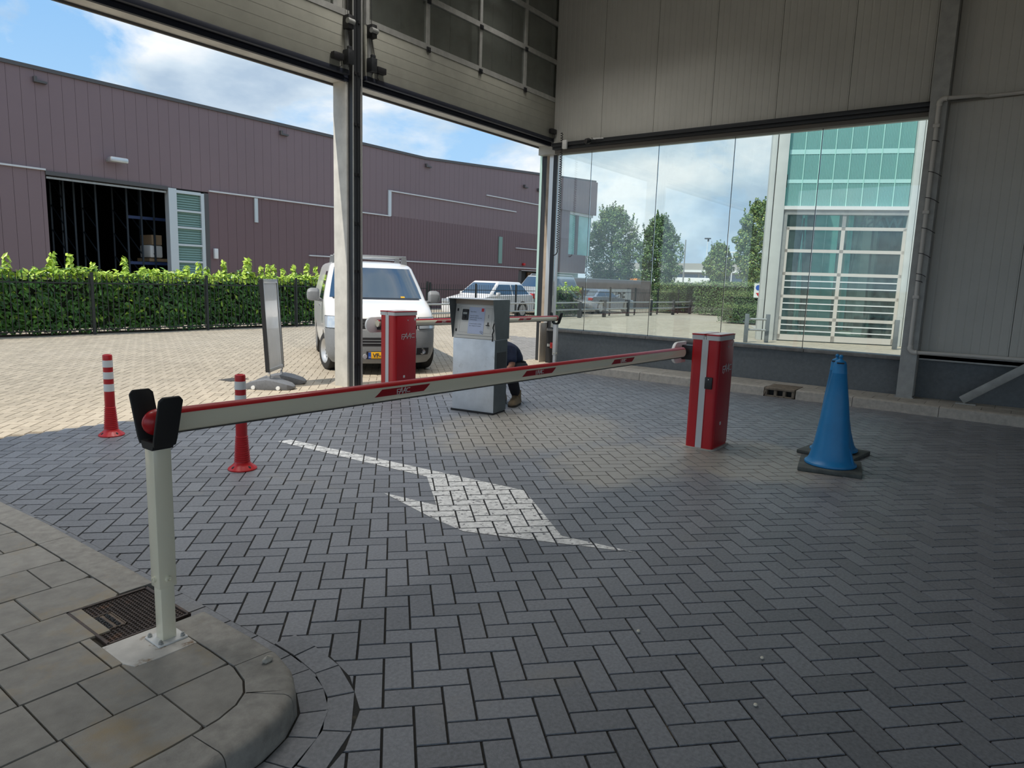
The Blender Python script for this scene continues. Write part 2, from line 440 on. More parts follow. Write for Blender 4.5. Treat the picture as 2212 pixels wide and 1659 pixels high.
def brick_mesh(name, X, Y, z, cham, depth, material, parent=None):
    """one mesh of many bricks: a top face and a chamfered skirt for each"""
    n = len(X)
    mx, my = X.mean(1, keepdims=True), Y.mean(1, keepdims=True)
    jz = nrng.normal(0, .0006, (n, 1)) + z
    L = np.hypot(X - mx, Y - my)
    Xi, Yi = X - (X - mx) / L * cham * 1.4, Y - (Y - my) / L * cham * 1.4
    top = np.stack([Xi, Yi, np.repeat(jz, 4, 1)], 2)
    low = np.stack([X, Y, np.repeat(jz - depth, 4, 1)], 2)
    vs = np.concatenate([top, low], 1).reshape(-1, 3)
    base = (np.arange(n) * 8)[:, None]
    pat = np.array([0, 1, 2, 3] + [4, 5, 1, 0] + [5, 6, 2, 1] + [6, 7, 3, 2] + [7, 4, 0, 3])
    loops = (base + pat[None, :]).reshape(-1)
    me = bpy.data.meshes.new(name)
    me.vertices.add(len(vs)); me.vertices.foreach_set('co', vs.reshape(-1))
    me.loops.add(len(loops)); me.loops.foreach_set('vertex_index', loops.astype(np.int32))
    nf = n * 5
    me.polygons.add(nf)
    me.polygons.foreach_set('loop_start', (np.arange(nf) * 4).astype(np.int32))
    at = me.attributes.new('tint', 'FLOAT', 'FACE')
    at.data.foreach_set('value', np.repeat(nrng.random(n), 5).astype(np.float32))
    me.update(calc_edges=True); me.validate(); me.shade_flat()
    me.materials.append(material)
    return link(name, me, parent)

# outline of the raised island in the foreground (outer foot of its kerb)
KERB = [(1.30, 7.0), (1.345, 4.85), (1.385, 4.19), (1.405, 3.20), (1.41, 2.60), (1.415, 2.30), (1.41, 2.10), (1.375, 1.96), (1.305, 1.84), (1.20, 1.765), (1.08, 1.725), (.90, 1.71), (-4.0, 1.70)]
def offset_path(P, d):
    out = []
    for i, p in enumerate(P):
        a = Vector(P[max(i - 1, 0)]); b = Vector(P[min(i + 1, len(P) - 1)])
        t = (b - a).normalized(); n_ = Vector((-t.y, t.x))
        out.append((p[0] + n_.x * d, p[1] + n_.y * d))
    return out
def resample(P, step):
    out = [Vector(P[0])]; acc = 0
    for a, b in zip(P, P[1:]):
        a, b = Vector(a), Vector(b); L = (b - a).length; t = step - acc
        while t <= L:
            out.append(a.lerp(b, t / L)); t += step
        acc = (acc + L) % step
    return out
KX = np.array([p[0] for p in KERB]); KY = np.array([p[1] for p in KERB])
POLY = KERB + [(-4.0, 7.0)]
def inside(mx, my, poly):
    r_ = np.zeros(mx.shape, bool); n = len(poly)
    for a in range(n):
        x1, y1 = poly[a]; x2, y2 = poly[(a + 1) % n]
        c = ((y1 > my) != (y2 > my)) & (mx < (x2 - x1) * (my - y1) / ((y2 - y1) + 1e-12) + x1)
        r_ ^= c
    return r_
ISL = offset_path(KERB, -.03)
ISL_POLY = ISL + [(-4.0, 7.0)]

floor_base = struct(MB().box(-6, 10.9, -9, 7.02, -.12, -.006).build('floor_bed', M_joint, smooth=False))
X, Y = herring(-3.0, 9.9, -3.0, 7.02, lambda a, b: ~inside(a, b, ISL_POLY) & ~((a < 1) & (b < -.5)))
floor = struct(brick_mesh('floor', X, Y, 0, .0016, .006, M_paver), 'dark grey herringbone brick paving under the roof')
floor_base.parent = floor; floor_base.name = 'joint_sand'
FX, FY = X, Y
# bricks laid along the island kerb: one straight course, a second one round the bend
def course(P, d0, d1, step, name):
    fine = [tuple(p) for p in resample(P, .01)]
    lo, hi = offset_path(fine, d0), offset_path(fine, d1)
    QX, QY = [], []; i = 0; k = max(1, int(round(step / .01)))
    while i + k < len(fine):
        c = [Vector(lo[i]), Vector(lo[i + k]), Vector(hi[i + k]), Vector(hi[i])]; m_ = sum(c, Vector((0, 0))) / 4
        c = [m_ + (q - m_) * .978 for q in c]
        QX.append([p.x for p in c]); QY.append([p.y for p in c]); i += k
    return brick_mesh(name, np.array(QX), np.array(QY), .0045, .0016, .006, M_paver, floor)
BEND = KERB[5:]
course(KERB[:7], .006, .104, .205, 'kerb_course')
course(BEND, .006, .104, .12, 'kerb_course')
course(BEND, .107, .205, .14, 'kerb_course')
sb = MB()
pin, pout = offset_path(KERB, -.01), offset_path(KERB, .107)
pout2 = offset_path(BEND, .208); pin2 = offset_path(BEND, .1)
for a, b in ((pin, pout), (pin2, pout2)):
    for i in range(len(a) - 1):
        sb.quad((*a[i], .0012), (*b[i], .0012), (*b[i + 1], .0012), (*a[i + 1], .0012))
sb.build('course_joint', M_joint, floor, smooth=False)

# painted traffic arrow: worn white paint on the brick faces only
ARW = [(3.56, 5.254), (3.681, 5.233), (3.90, 2.754), (3.327, 2.066), (3.394, 1.607), (3.183, 2.095), (2.992, 2.555), (3.046, 2.895), (3.181, 3.453), (3.234, 2.998), (3.673, 3.511)]
def clip(sub, tri):
    out = sub
    s = sum((tri[i][0] * tri[(i + 1) % 3][1] - tri[(i + 1) % 3][0] * tri[i][1]) for i in range(3))
    if s < 0: tri = tri[::-1]
    for i in range(3):
        a, b = tri[i], tri[(i + 1) % 3]; inp = out; out = []
        side = lambda p: (b[0] - a[0]) * (p[1] - a[1]) - (b[1] - a[1]) * (p[0] - a[0])
        for q in range(len(inp)):
            p0, p1 = inp[q - 1], inp[q]; s0, s1 = side(p0), side(p1)
            if (s0 >= 0) != (s1 >= 0):
                t = s0 / (s0 - s1); out.append((p0[0] + t * (p1[0] - p0[0]), p0[1] + t * (p1[1] - p0[1])))
            if s1 >= 0: out.append(p1)
        if not out: return []
    return out
am = MB()
tris = geometry.tessellate_polygon([[Vector((*p, 0)) for p in ARW]])
sel = (FX.mean(1) > 2.8) & (FX.mean(1) < 4.1) & (FY.mean(1) > 1.4) & (FY.mean(1) < 5.5)
for bx, by in zip(FX[sel], FY[sel]):
    mx_, my_ = bx.mean(), by.mean()
    q = [(mx_ + (a - mx_) * .975, my_ + (b - my_) * .975) for a, b in zip(bx, by)]
    for tr in tris:
        p = clip(q, [ARW[i] for i in tr])
        if len(p) >= 3: am.add([(a, b, .0022) for a, b in p], [tuple(range(len(p)))])
struct(am.build('road_marking', M_paint, smooth=False), 'worn white arrow painted across the dark herringbone bricks')

# outside ground
X, Y = herring(-2, 17, 7.02, 16.5, lambda a, b: ~((a > 10.3) & (a < 15.1) & (b > 7.65) & (b < 7.65 + (a - 10.3) * .78)), ang=-43.5, gap=.006)
pv = struct(brick_mesh('pavement', X, Y, 0, .003, .006, M_paver_out), 'beige sunlit brick paving of the yard outside')
MB().box(-30, 17.5, 7.02, 16.55, -.2, -.006).build('joint_sand', M_joint_out, pv, smooth=False)
MB().box(17.5, 95, 7.02, 60, -.2, -.006).box(-30, 17.5, 16.55, 60, -.2, -.006).box(10.9, 95, -30, 7.02, -.2, -.006).build('far_ground', M_yard, pv, smooth=False)
X, Y = herring(10, 15.5, 7.6, 12.5, lambda a, b: (a > 10.3) & (a < 15.1) & (b > 7.65) & (b < 7.65 + (a - 10.3) * .78), gap=.006)
brick_mesh('paving_patch', X, Y, 0, .003, .006, M_paver_grey, pv, )['label'] = 'greyer wedge of paving beside the door corner'
X, Y = herring(10.95, 30, 0, 16, lambda a, b: (a > 17) | (b < 7.05), W=.1075, gap=.007)
brick_mesh('far_paving', X, Y, 0, .003, .006, M_paver_out, pv)
struct(MB().box(-30, -6, -30, 7.0, -.2, -.007).build('pavement_back', M_joint_out, smooth=False))
struct(MB().box(-6, 10.9, -40, -9, -.2, -.007).build('pavement_rear', M_joint_out, smooth=False))

# ------------------------------------------------------------------ foreground island
ZI = .10
top_out = offset_path(KERB, -.035); top_in = offset_path(KERB, -.165)
kb = MB(); marks = []
pk = resample(KERB, .03)
KP = [tuple(p) for p in pk]
rings = []
prof = [(0, -.02), (-.003, .066), (-.009, .086), (-.020, .096), (-.034, ZI), (-.165, ZI), (-.168, .02)]
offs = [offset_path(KP, d) for d, _ in prof]
cutlen = {12, 46, 80, 114, 126, 138, 150, 164}
seg_i = 0
for i in range(len(KP)):
    rings.append([(offs[q][i][0], offs[q][i][1], prof[q][1]) for q in range(len(prof))])

for a, b in ((0, 38), (38, 72), (72, 104), (104, 133), (147, 163), (163, 174), (174, 185), (185, 217), (217, 250), (250, 283), (283, 316), (316, len(rings) - 1)):
    b = min(b, len(rings) - 1)
    if a >= b: continue
    rr = [list(r_) for r_ in rings[a:b + 1]]
    for e, o_ in ((0, 1), (-1, -2)):
        for q in range(len(rr[e])):
            p, nx = Vector(rr[e][q]), Vector(rr[o_][q]); rr[e][q] = tuple(p + (nx - p).normalized() * .002)
    kb.loft(rr)
kerb = struct(kb.build('kerb', M_kerb), 'rounded concrete kerb round the foreground island')
gm = MB(); lim = offset_path(KP, -.10)
gm.add([(*p, .088) for p in lim] + [(-4, 7, .088)], [tuple(range(len(lim) + 1))])
gm.build('joint_soil', M_gap, kerb, smooth=False)
# paving slabs in courses, clipped to the inside of the kerb
tin = offset_path(KP, -.172); tin_poly = tin + [(-4, 7)]
def clip_poly(sub, poly_fn): return sub
rows = [(1.30, 1.585, [.30, .585, .87]), (1.588, 1.868, [.14, .42, .71, 1.005]), (1.872, 2.158, [.13, .418, .704, 1.001]), (2.162, 2.435, [.14, .42, .694, .852, .99]), (2.44, 2.71, [.11, .40, .684, .966]), (2.714, 2.99, [.24, .52, .804, 1.08])]
yy = 2.994; alt = 0
while yy < 6.6:
    rows.append((yy, yy + .286, [.09, .37, .65, .935] if alt % 2 == 0 else [.22, .50, .785, 1.075])); yy += .29; alt += 1
tb = MB(); tint = []
def slab(x0, x1, y0, y1):
    poly = [(x0, y0), (x1, y0), (x1, y1), (x0, y1)]
    n = 10; pts = []
    for a in range(4):
        p, q = poly[a], poly[(a + 1) % 4]
        pts += [(p[0] + (q[0] - p[0]) * t / n, p[1] + (q[1] - p[1]) * t / n) for t in range(n)]
    A = np.array(pts); ins = inside(A[:, 0], A[:, 1], tin_poly)
    if not ins.any(): return
    if not ins.all():
        c = A[ins].mean(0); T = np.array(tin)
        for q in np.where(~ins)[0]:
            lo, hi = 0., 1.
            for _ in range(16):
                md = (lo + hi) / 2; pt = c + (A[q] - c) * md
                if inside(pt[:1], pt[1:], tin_poly)[0]: lo = md
                else: hi = md
            A[q] = c + (A[q] - c) * lo
    hz = ZI + rnd.uniform(-.0015, .0012); c = A.mean(0); m_ = len(A)
    inn = [(c[0] + (a - c[0]) * .985, c[1] + (b - c[1]) * .985) for a, b in A]
    tb.add([(a, b, hz) for a, b in inn] + [(a, b, hz - .006) for a, b in A] + [(a, b, .05) for a, b in A],
           [tuple(range(m_))] + [(i, m_ + i, m_ + (i + 1) % m_, (i + 1) % m_) for i in range(m_)] + [(m_ + i, 2 * m_ + i, 2 * m_ + (i + 1) % m_, m_ + (i + 1) % m_) for i in range(m_)])
    tint.extend([rnd.random()] * (1 + 2 * m_))
HX0, HX1, HY0, HY1 = 1.022, 1.345, 2.612, 2.992     # cover in the slabs
for y0, y1, xs in rows:
    xs = [-.5, -.18] + xs + [1.5]
    for a, b in zip(xs, xs[1:]):
        if y0 > 2.43 and y1 < 3.0 and b > 1.2:       # hatch and mortar bed lie here
            if a < 1.0: slab(a + .002, 1.0, y0, y1)
            continue
        slab(a + .002, b - .002, y0, y1)
to = tb.build('paving', M_tile, smooth=False)
at_ = to.data.attributes.new('tint', 'FLOAT', 'FACE'); at_.data.foreach_set('value', np.array(tint, np.float32))
struct(to, 'grey concrete slabs on the foreground island')
# white mortar bed under the rest post
bedp = [(1.0, 2.44), (1.02, 2.385), (1.10, 2.378), (1.243, 2.378), (1.243, 2.607), (1.0, 2.607)]
struct(MB().prism(bedp, .05, ZI + .002).build('mortar_bed', M_patch, bevel=.003), 'white mortar bed with rusty specks under the rest post')

# ------------------------------------------------------------------ wall on the right with its glass
wall_right = MB()
def ribbed(mb, x, ya, yb, z0, z1, th=.06, pitch=.97, seam=.006, start=None):
    """sandwich panels standing side by side, face at x looking towards -x, shallow ribs"""
    y = yb
    while y > ya + 1e-4:
        n = max(ya, y - pitch); a, b = n + seam / 2, y - seam / 2
        nr = max(2, int(round((b - a) / .097))); wv = (b - a) / nr
        pr = [(x + th, b), (x + .004, b)]
        for k in range(nr):
            s0 = b - k * wv
            pr += [(x, s0 - .010), (x, s0 - wv + .020), (x + .003, s0 - wv + .014), (x + .003, s0 - wv + .004)]
        pr += [(x + .004, a), (x + th, a)]
        m_ = len(pr)
        mb.add([(p, q, z0) for p, q in pr] + [(p, q, z1) for p, q in pr], [tuple(range(m_)), tuple(range(m_, 2 * m_))] + [(i, (i + 1) % m_, m_ + (i + 1) % m_, m_ + i) for i in range(m_)])
        y = n
ribbed(wall_right, 10.6, 1.26, 7.13, 3.94, 6.6)
ribbed(wall_right, 10.62, -9, 1.08, 3.96, 6.6, start=0)
ribbed(wall_right, 10.62, -9, 1.08, .70, 3.92)
wr = struct(wall_right.build('wall_right', M_panel, smooth=False), 'grey white ribbed panel wall above and beside the glass')
MB().box(10.68, 10.90, -9, 7.5, 3.80, 6.65).box(10.70, 10.9, -9, 1.23, .0, 3.8).build('outer_skin', M_panel, wr, smooth=False)
struct(MB().box(10.66, 10.9, 1.24, 7.1, -.05, .60).build('plinth_wall', M_plinth, smooth=False), 'low dark grey rendered wall under the glass')
cp = MB()
for a, b in ((1.25, 2.55), (2.556, 3.83), (3.836, 5.10), (5.106, 6.36), (6.366, 7.12)): cp.box(10.61, 10.95, a, b, .60, .645)
struct(cp.build('sill_right', M_cap, bevel=.006), 'dark stone coping under the glass panes')
struct(MB().box(10.66, 10.72, -9, 1.08, -.05, .66).build('plinth_right', M_plinth, smooth=False), 'dark grey base of the wall right of the column')
struct(MB().box(10.56, 10.66, -9, 1.07, .655, .70).box(10.56, 10.58, -9, 1.07, .635, .72).build('trim_right', M_steel), 'steel rail under the panels right of the column')
hb = MB().box(10.50, 10.66, 1.28, 7.1, 3.885, 3.945).box(10.53, 10.66, 1.28, 7.1, 3.84, 3.885); hb.mi = 0
beam = struct(hb.build('beam', M_steel_dk, bevel=.004), 'dark steel beam along the top of the glass')
MB().box(10.62, 10.76, 1.26, 7.1, 3.785, 3.84).build('head_channel', mat('brownish channel', (.16, .145, .125), .6), beam)
# panes, each one its own window
ys = [1.24, 2.60, 3.855, 5.115, 6.385, 7.08]
lab = ['clear glass pane nearest the steel column', 'second glass pane from the column', 'middle glass pane of the five', 'glass pane with the far trees behind it', 'narrow glass pane beside the door corner']
for i in range(5):
    struct(MB().box(10.715, 10.725, ys[i] + .006, ys[i + 1] - .006, .64, 3.80).build('window_%d' % (i + 1), G_clear, smooth=False), lab[i])
sj = MB()
for y in ys[1:-1]: sj.box(10.714, 10.726, y - .004, y + .004, .64, 3.80)
struct(sj.build('trim_1', M_black, smooth=False), 'thin dark joints between the glass panes')

col = struct(MB().box(10.40, 10.412, 1.08, 1.272, .12, 6.6).box(10.588, 10.60, 1.08, 1.272, .12, 6.6).box(10.412, 10.588, 1.171, 1.181, .12, 6.6).build('column_1', M_steel, smooth=False), 'galvanised steel column beside the glass')
MB().box(10.38, 10.61, 1.065, 1.29, .12, .135).build('base_plate', M_steel, col)
# kerb and slabs along the right wall
kr = MB(); y = -6.0
for y1 in [-5.2, -4.2, -3.2, -2.2, -1.2, -.25, .72, 1.7, 2.42]:
    kr.prism([(9.84, -.05), (9.86, .115), (9.875, .125), (10.0, .125), (10.0, -.05)], y + .003, y1 - .003, 'y'); y = y1
y = 2.85
for y1 in [3.8, 4.8, 5.8, 6.45]:
    kr.prism([(9.84, -.05), (9.86, .115), (9.875, .125), (10.0, .125), (10.0, -.05)], y + .003, y1 - .003, 'y'); y = y1
struct(kr.build('kerb_right', M_kerb_r), 'pale concrete kerb along the right wall')
tr_ = MB(); tt = []
for a, b, sh in ((10.005, 10.30, 0), (10.304, 10.64, .17)):
    y = -6.0 + sh
    while y < 6.3:
        tr_.box(a, b, y + .002, min(y + .297, 6.45), .02, .122 + rnd.uniform(-.001, .001)); tt += [rnd.random()] * 6; y += .3
to = tr_.build('sidewalk', M_tile_r, smooth=False)
to.data.attributes.new('tint', 'FLOAT', 'FACE').data.foreach_set('value', np.array(tt, np.float32))
struct(to, 'narrow strip of slabs along the right wall')
struct(MB().box(10.0, 10.66, -6, 6.45, -.05, .112).build('sidewalk_bed', M_gap, smooth=False))

# ------------------------------------------------------------------ roof, left and back walls (mostly out of the frame)
struct(MB().box(-6.3, 10.95, -9.3, 7.6, 6.6, 6.9).build('ceiling', M_panel, smooth=False), 'grey panel ceiling of the drive-through')
struct(MB().box(-6.2, -6.0, -9, 7.5, 5.2, 6.6).build('wall_left', M_panel, smooth=False), 'panel wall above the left drive-through opening')
struct(MB().box(-6.0, 10.7, -9.2, -9.0, 4.6, 6.6).box(3.2, 10.7, -9.2, -9.0, 0, 4.6).build('wall_back', M_panel, smooth=False), 'grey panel wall at the back with a drive-through opening')

# ------------------------------------------------------------------ front wall with two raised doors
wf = MB()
y = -6.0
while y < 10.8:
    wf.box(y + .004, min(y + .996, 10.8), 7.30, 7.48, 4.02, 6.65); y += 1.0
wfo = struct(wf.build('wall_front', M_panel, smooth=False), 'panelled front wall above the two doors')
MB().box(-6.0, -1.55, 7.30, 7.48, 0, 4.02).build('left_panel', M_panel, wfo, smooth=False)
lt = struct(MB().box(-1.6, 10.85, 7.27, 7.52, 3.955, 4.02).build('lintel', M_soffit, bevel=.004), 'pale soffit over the door openings')
MB().box(-1.6, 10.85, 7.515, 7.545, 3.93, 4.06).build('drip_edge', M_trim_dk, lt)
MB().box(-1.6, 10.85, 7.225, 7.27, 3.935, 4.02).box(-1.6, 10.85, 7.215, 7.23, 3.975, 3.985).build('inner_angle', M_navy, lt)
# post between the doors
post = struct(MB().box(6.0, 6.27, 7.24, 7.50, -.02, 3.955).build('column_2', M_soffit, bevel=.004), 'pale post between the two door openings')
def track(x, s, parent):
    """guide track of a raised door: angle, rail and rubber"""
    MB().box(x, x + s * .055, 7.14, 7.235, 0, 6.6).build('track_angle', M_steel_dk, parent)
    MB().tube([(x + s * .066, 7.13, 0), (x + s * .066, 7.13, 6.6)], .009, 8).build('track_rail', M_steel, parent)
    b = MB()
    for z in np.arange(.3, 6.4, .62): b.box(x + s * .008, x + s * .04, 7.128, 7.142, z, z + .035)
    b.build('track_bracket', M_black, parent)
track(6.085, -1, post); track(6.095, 1, post)
MB().box(6.06, 6.185, 7.215, 7.245, 0, 6.6).build('backing_plate', M_navy, post, smooth=False)
MB().lathe([(.034, 0), (.036, .006), (.034, .012), (.012, .014)], n=16).xf(Matrix.Translation((6.19, 7.11, .42)) @ Matrix.Rotation(R(90), 4, 'X')).build('reflector', M_white, post, label='round white reflector disc')
cp2 = struct(MB().box(10.845, 10.93, 7.14, 7.5, 0, 3.955).build('column_3', M_steel_dk, bevel=.004), 'dark corner post between door and glass')
track(10.845, -1, cp2)
MB().box(10.82, 10.845, 7.335, 7.40, 0, 3.955).build('jamb_board', mat('weathered brown jamb', (.36, .29, .22), .8, noise=(3, .3)), cp2)
MB().box(10.815, 10.845, 7.245, 7.335, 0, 3.955).build('jamb_strip', M_silver, cp2)
MB().box(10.82, 10.845, 7.40, 7.50, 0, 3.955).build('jamb_rubber', M_steel_dk, cp2)
MB().box(10.60, 10.90, 7.235, 7.25, 0, .74).box(10.57, 10.60, 7.24, 7.26, 0, .74).build('guard_plate', mat('beige guard plate', (.55, .50, .43), .6, noise=(5, .1)), cp2)
MB().box(10.815, 10.842, 7.50, 7.55, .86, 3.95).build('glass_fin', mat('green glass fin', (.42, .60, .54), .15, spec=.8), cp2, label='green glass edge outside the corner')
MB().box(10.72, 10.78, 7.22, 7.25, .76, .83).build('junction_box', M_white, cp2)
MB().box(10.67, 10.70, 6.99, 7.03, .64, 3.8).build('edge_strip', M_silver, cp2)
MB().box(10.62, 10.80, 6.98, 7.13, 0, .66).build('dark_recess', M_black, cp2, smooth=False)

def raised_door(n, x0, x1, mull, label):
    d = struct(MB().box(x0, x1, 7.13, 7.17, 4.045, 4.665).build('door_%d' % n, M_doorpan, bevel=.003), label)
    g = MB()
    for z in (4.17, 4.295, 4.42, 4.545): g.box(x0 + .002, x1 - .002, 7.1285, 7.131, z, z + .005)
    g.build('groove', mat('panel groove %d' % n, (.33, .325, .28), .7), d, smooth=False)
    MB().box(x0, x1, 7.12, 7.18, 3.985, 4.045).build('bottom_seal', M_navy, d, bevel=.006)
    rl = MB()
    for z in (4.665, 5.30, 5.93, 6.52): rl.box(x0, x1, 7.122, 7.172, z, z + .075)
    rl.build('window_rail', M_alu, d)
    for a, b in ((4.74, 5.30), (5.375, 5.93), (6.005, 6.52)):
        ml = MB()
        for x in mull: ml.box(x - .03, x + .03, 7.124, 7.17, a, b)
        ml.build('mullion', M_alu, d)
        for xa, xb in zip(mull, mull[1:]):
            MB().box(xa + .03, xb - .03, 7.145, 7.150, a, b).build('pane', G_door, d, smooth=False)
    for x in mull[1:-1]:
        for z in (4.665, 5.30): MB().box(x - .035, x + .035, 7.105, 7.124, z - .03, z + .035).box(x - .02, x + .02, 7.095, 7.106, z - .012, z + .016).build('hinge', M_steel_dk, d)
    return d
d1 = raised_door(1, -1.45, 5.955, [-1.41, -.06, 1.24, 2.35, 3.49, 4.63, 5.74], 'raised left sectional door with window rows')
d2 = raised_door(2, 6.225, 10.74, [6.26, 7.36, 8.51, 9.68, 10.70], 'raised right sectional door with window rows')
# cylinders, cable holders and switch boxes on the door corners
def fittings(d, xe, s):
    MB().box(xe - .05 if s < 0 else xe, xe if s < 0 else xe + .05, 7.10, 7.13, 4.045, 4.665).build('edge_stile', M_steel, d)
    xm = xe + s * .03
    MB().box(xm - .045, xm + .045, 7.02, 7.125, 4.09, 4.26).box(xm - .03, xm + .03, 7.03, 7.07, 4.24, 4.30).build('bottom_bracket', M_steel_dk, d, bevel=.006)
    MB().tube([(xm, 7.07, 4.06), (xm + .02 * s, 7.02, 4.2), (xm, 7.08, 4.5), (xm, 7.09, 5.2)], .005, 6).build('lift_cable', M_black, d)
    MB().box(xm - .04, xm + .04, 7.02, 7.125, 4.50, 4.66).build('roller_plate', M_black, d, bevel=.004)
    MB().tube([(xm - .05, 7.03, 4.585), (xm + .05, 7.03, 4.585)], .034, 12).build('roller', M_steel, d)
    xb = xe + s * .19
    MB().box(xb - .075, xb + .075, 7.05, 7.125, 4.11, 4.19).build('switch_box', M_black_pl, d, bevel=.01)
    MB().tube([(xb - s * .05, 7.08, 4.11), (xb - s * .06, 7.08, 4.05), (xb - s * .02, 7.10, 4.03)], .006, 6).build('switch_cable', M_black, d)
fittings(d1, 5.93, -1); fittings(d2, 6.25, 1); fittings(d2, 10.70, -1)

# unseen fill lights added under the roof to brighten the interior
for i, (x, y, p) in enumerate([(.4, 5.45, 22), (3.2, 5.45, 42), (6.0, 5.45, 48), (8.8, 5.45, 26)]):
    t = thing('fill_lamp', ['added fill light above the left end of the doors', 'added fill light above the painted arrow', 'added fill light above the payment kiosk', 'added fill light above the island'][i], 'lamp', (x, y, 6.6))
    MB().box(-.2, .2, -1.55, 1.55, -.09, 0).build('fill_housing', M_white, t, bevel=.01)
    ld = bpy.data.lights.new('fill_light', 'AREA'); ld.shape = 'RECTANGLE'; ld.size = .34; ld.size_y = 3.0; ld.energy = p; ld.color = (1, .97, .93); ld.spread = R(105)
    lo = bpy.data.objects.new('fill_light', ld); COL.objects.link(lo); lo.parent = t; lo.location = (0, 0, -.095)
# ------------------------------------------------------------------ fittings on the right wall
t = thing('pipe', 'grey drain pipe running down the steel column', 'pipe', (10.345, 1.165, .74))
MB().tube([(0, 0, .06), (0, 0, 3.12)], .026, 14).build('upright', M_steel_pipe, t)
MB().tube([(0, -.06, 3.185), (.10, -.4, 3.20), (.20, -.5, 3.20), (.20, -6, 3.20)], .024, 12).build('top_run', M_steel_pipe, t)
MB().tube([(0, -.05, 0), (.12, -.5, 0), (.16, -.7, 0), (.16, -6, 0)], .024, 12).build('bottom_run', M_steel_pipe, t)
for z0, s in ((3.185, 1), (0, -1)):
    arc = [(0, -.06 + .06 * math.cos(a), z0 - s * .06 + s * .06 * math.sin(a)) for a in [R(q) for q in (-35, 0, 22, 45, 68, 90, 115)]]
    MB().tube(arc, .032, 14).build('elbow', M_steel_pipe, t)
for z in (2.86, 1.80, .72):
    MB().box(-.038, .04, -.038, .038, z - .022, z + .022).build('clip', M_steel_pipe, t, bevel=.008)
for z, w_ in ((2.68, 0), (2.30, .07), (1.98, .08), (1.60, .075), (1.28, .06), (1.02, .03), (.93, 0)):
    b = MB().tube([(.029 * math.cos(a), .029 * math.sin(a), z + .006 * math.sin(a)) for a in [2 * PI * k / 12 for k in range(13)]], .0045, 6)
    b.tube([(-.028, -.01, z), (-.01, -.045 - w_ * .3, z - .01 - w_ * .2), (0, -.05 - w_, z - .02 - w_ * .6)], .004, 6)
    b.build('cable_tie', M_black, t)
t = thing('brace', 'slanting galvanised brace against the dark wall base', 'brace', (10.44, .47, .122))
MB().bar((0, .06, .045), (0, -2.1, 1.75), .05, .10).build('strut', M_steel, t, bevel=.004)
MB().box(-.06, .06, -.10, .12, 0, .014).build('foot_plate', M_steel, t)
t = thing('sensor', 'small white motion sensor above the corner of the glass', 'sensor', (10.49, 6.80, 3.82))
MB().box(-.045, .01, -.045, .045, 0, .15).build('body', M_white, t, bevel=.014)
MB().box(-.050, -.044, -.03, .03, .02, .08).build('lens', mat('milky lens', (.70, .70, .68), .2), t, bevel=.002)
t = thing('spotlight', 'black spotlight on a pale bracket under the steel beam', 'lamp', (10.49, 6.20, 3.93))
MB().bar((0, 0, 0), (-.10, .02, -.005), .02, .012).bar((0, -.16, .004), (-.06, .06, .004), .03, .012).build('bracket', M_white, t)
MB().lathe([(.03, -.05), (.045, -.03), (.05, .05), (.046, .055), (.04, .03), (.01, .028)], n=16).xf(Matrix.Translation((-.10, .10, -.04)) @ Matrix.Rotation(R(75), 4, 'Y')).build('lamp_head', M_black_pl, t)
MB().tube([(-.10, .06, -.04), (-.09, .03, .0), (-.10, .0, .0)], .008, 6).build('yoke', M_black, t)
t = thing('coil_cable', 'black coiled cable hanging beside the door corner', 'cable', (10.46, 6.86, 4.1))
pts = []; N = 950
for k in range(N):
    a = k * .33; z = -k * (2.0 / N)
    pts.append((.019 * math.cos(a), .019 * math.sin(a), z))
MB().tube(pts, .006, 5).build('coil', M_black, t)
MB().tube([(0, 0, -2.0), (.005, .0, -2.06), (0, .02, -2.1), (-.01, .06, -2.12), (-.01, .09, -2.11)], .009, 8).build('tail', M_black, t)

t = thing('storm_drain', 'kerb gully with three dark openings in the right kerb', 'drain', (9.83, 2.635, 0))
b = MB().box(0, .47, -.205, .205, .095, .13).box(.012, .03, -.205, .205, 0, .022).box(.16, .18, -.2, .2, 0, .1)
for y in (-.205, -.085, .035, .165): b.box(.012, .10, y, y + .04, 0, .10)
b.build('body', mat('rusty concrete', (.20, .165, .125), .9, noise=(14, .35)), t, bevel=.008)
MB().box(.09, .155, -.2, .2, .004, .094).build('hollow', M_black, t, smooth=False)
t = thing('red_lamp', 'small red lamp on the dark recess by the corner post', 'lamp', (10.615, 6.99, .28))
MB().box(-.03, .0, -.03, .03, 0, .11).build('lens', mat('red lens', (.55, .02, .02), .2, coat=.5), t, bevel=.01)
MB().box(-.012, .0, .03, .10, .03, .08).build('bracket', M_steel, t)

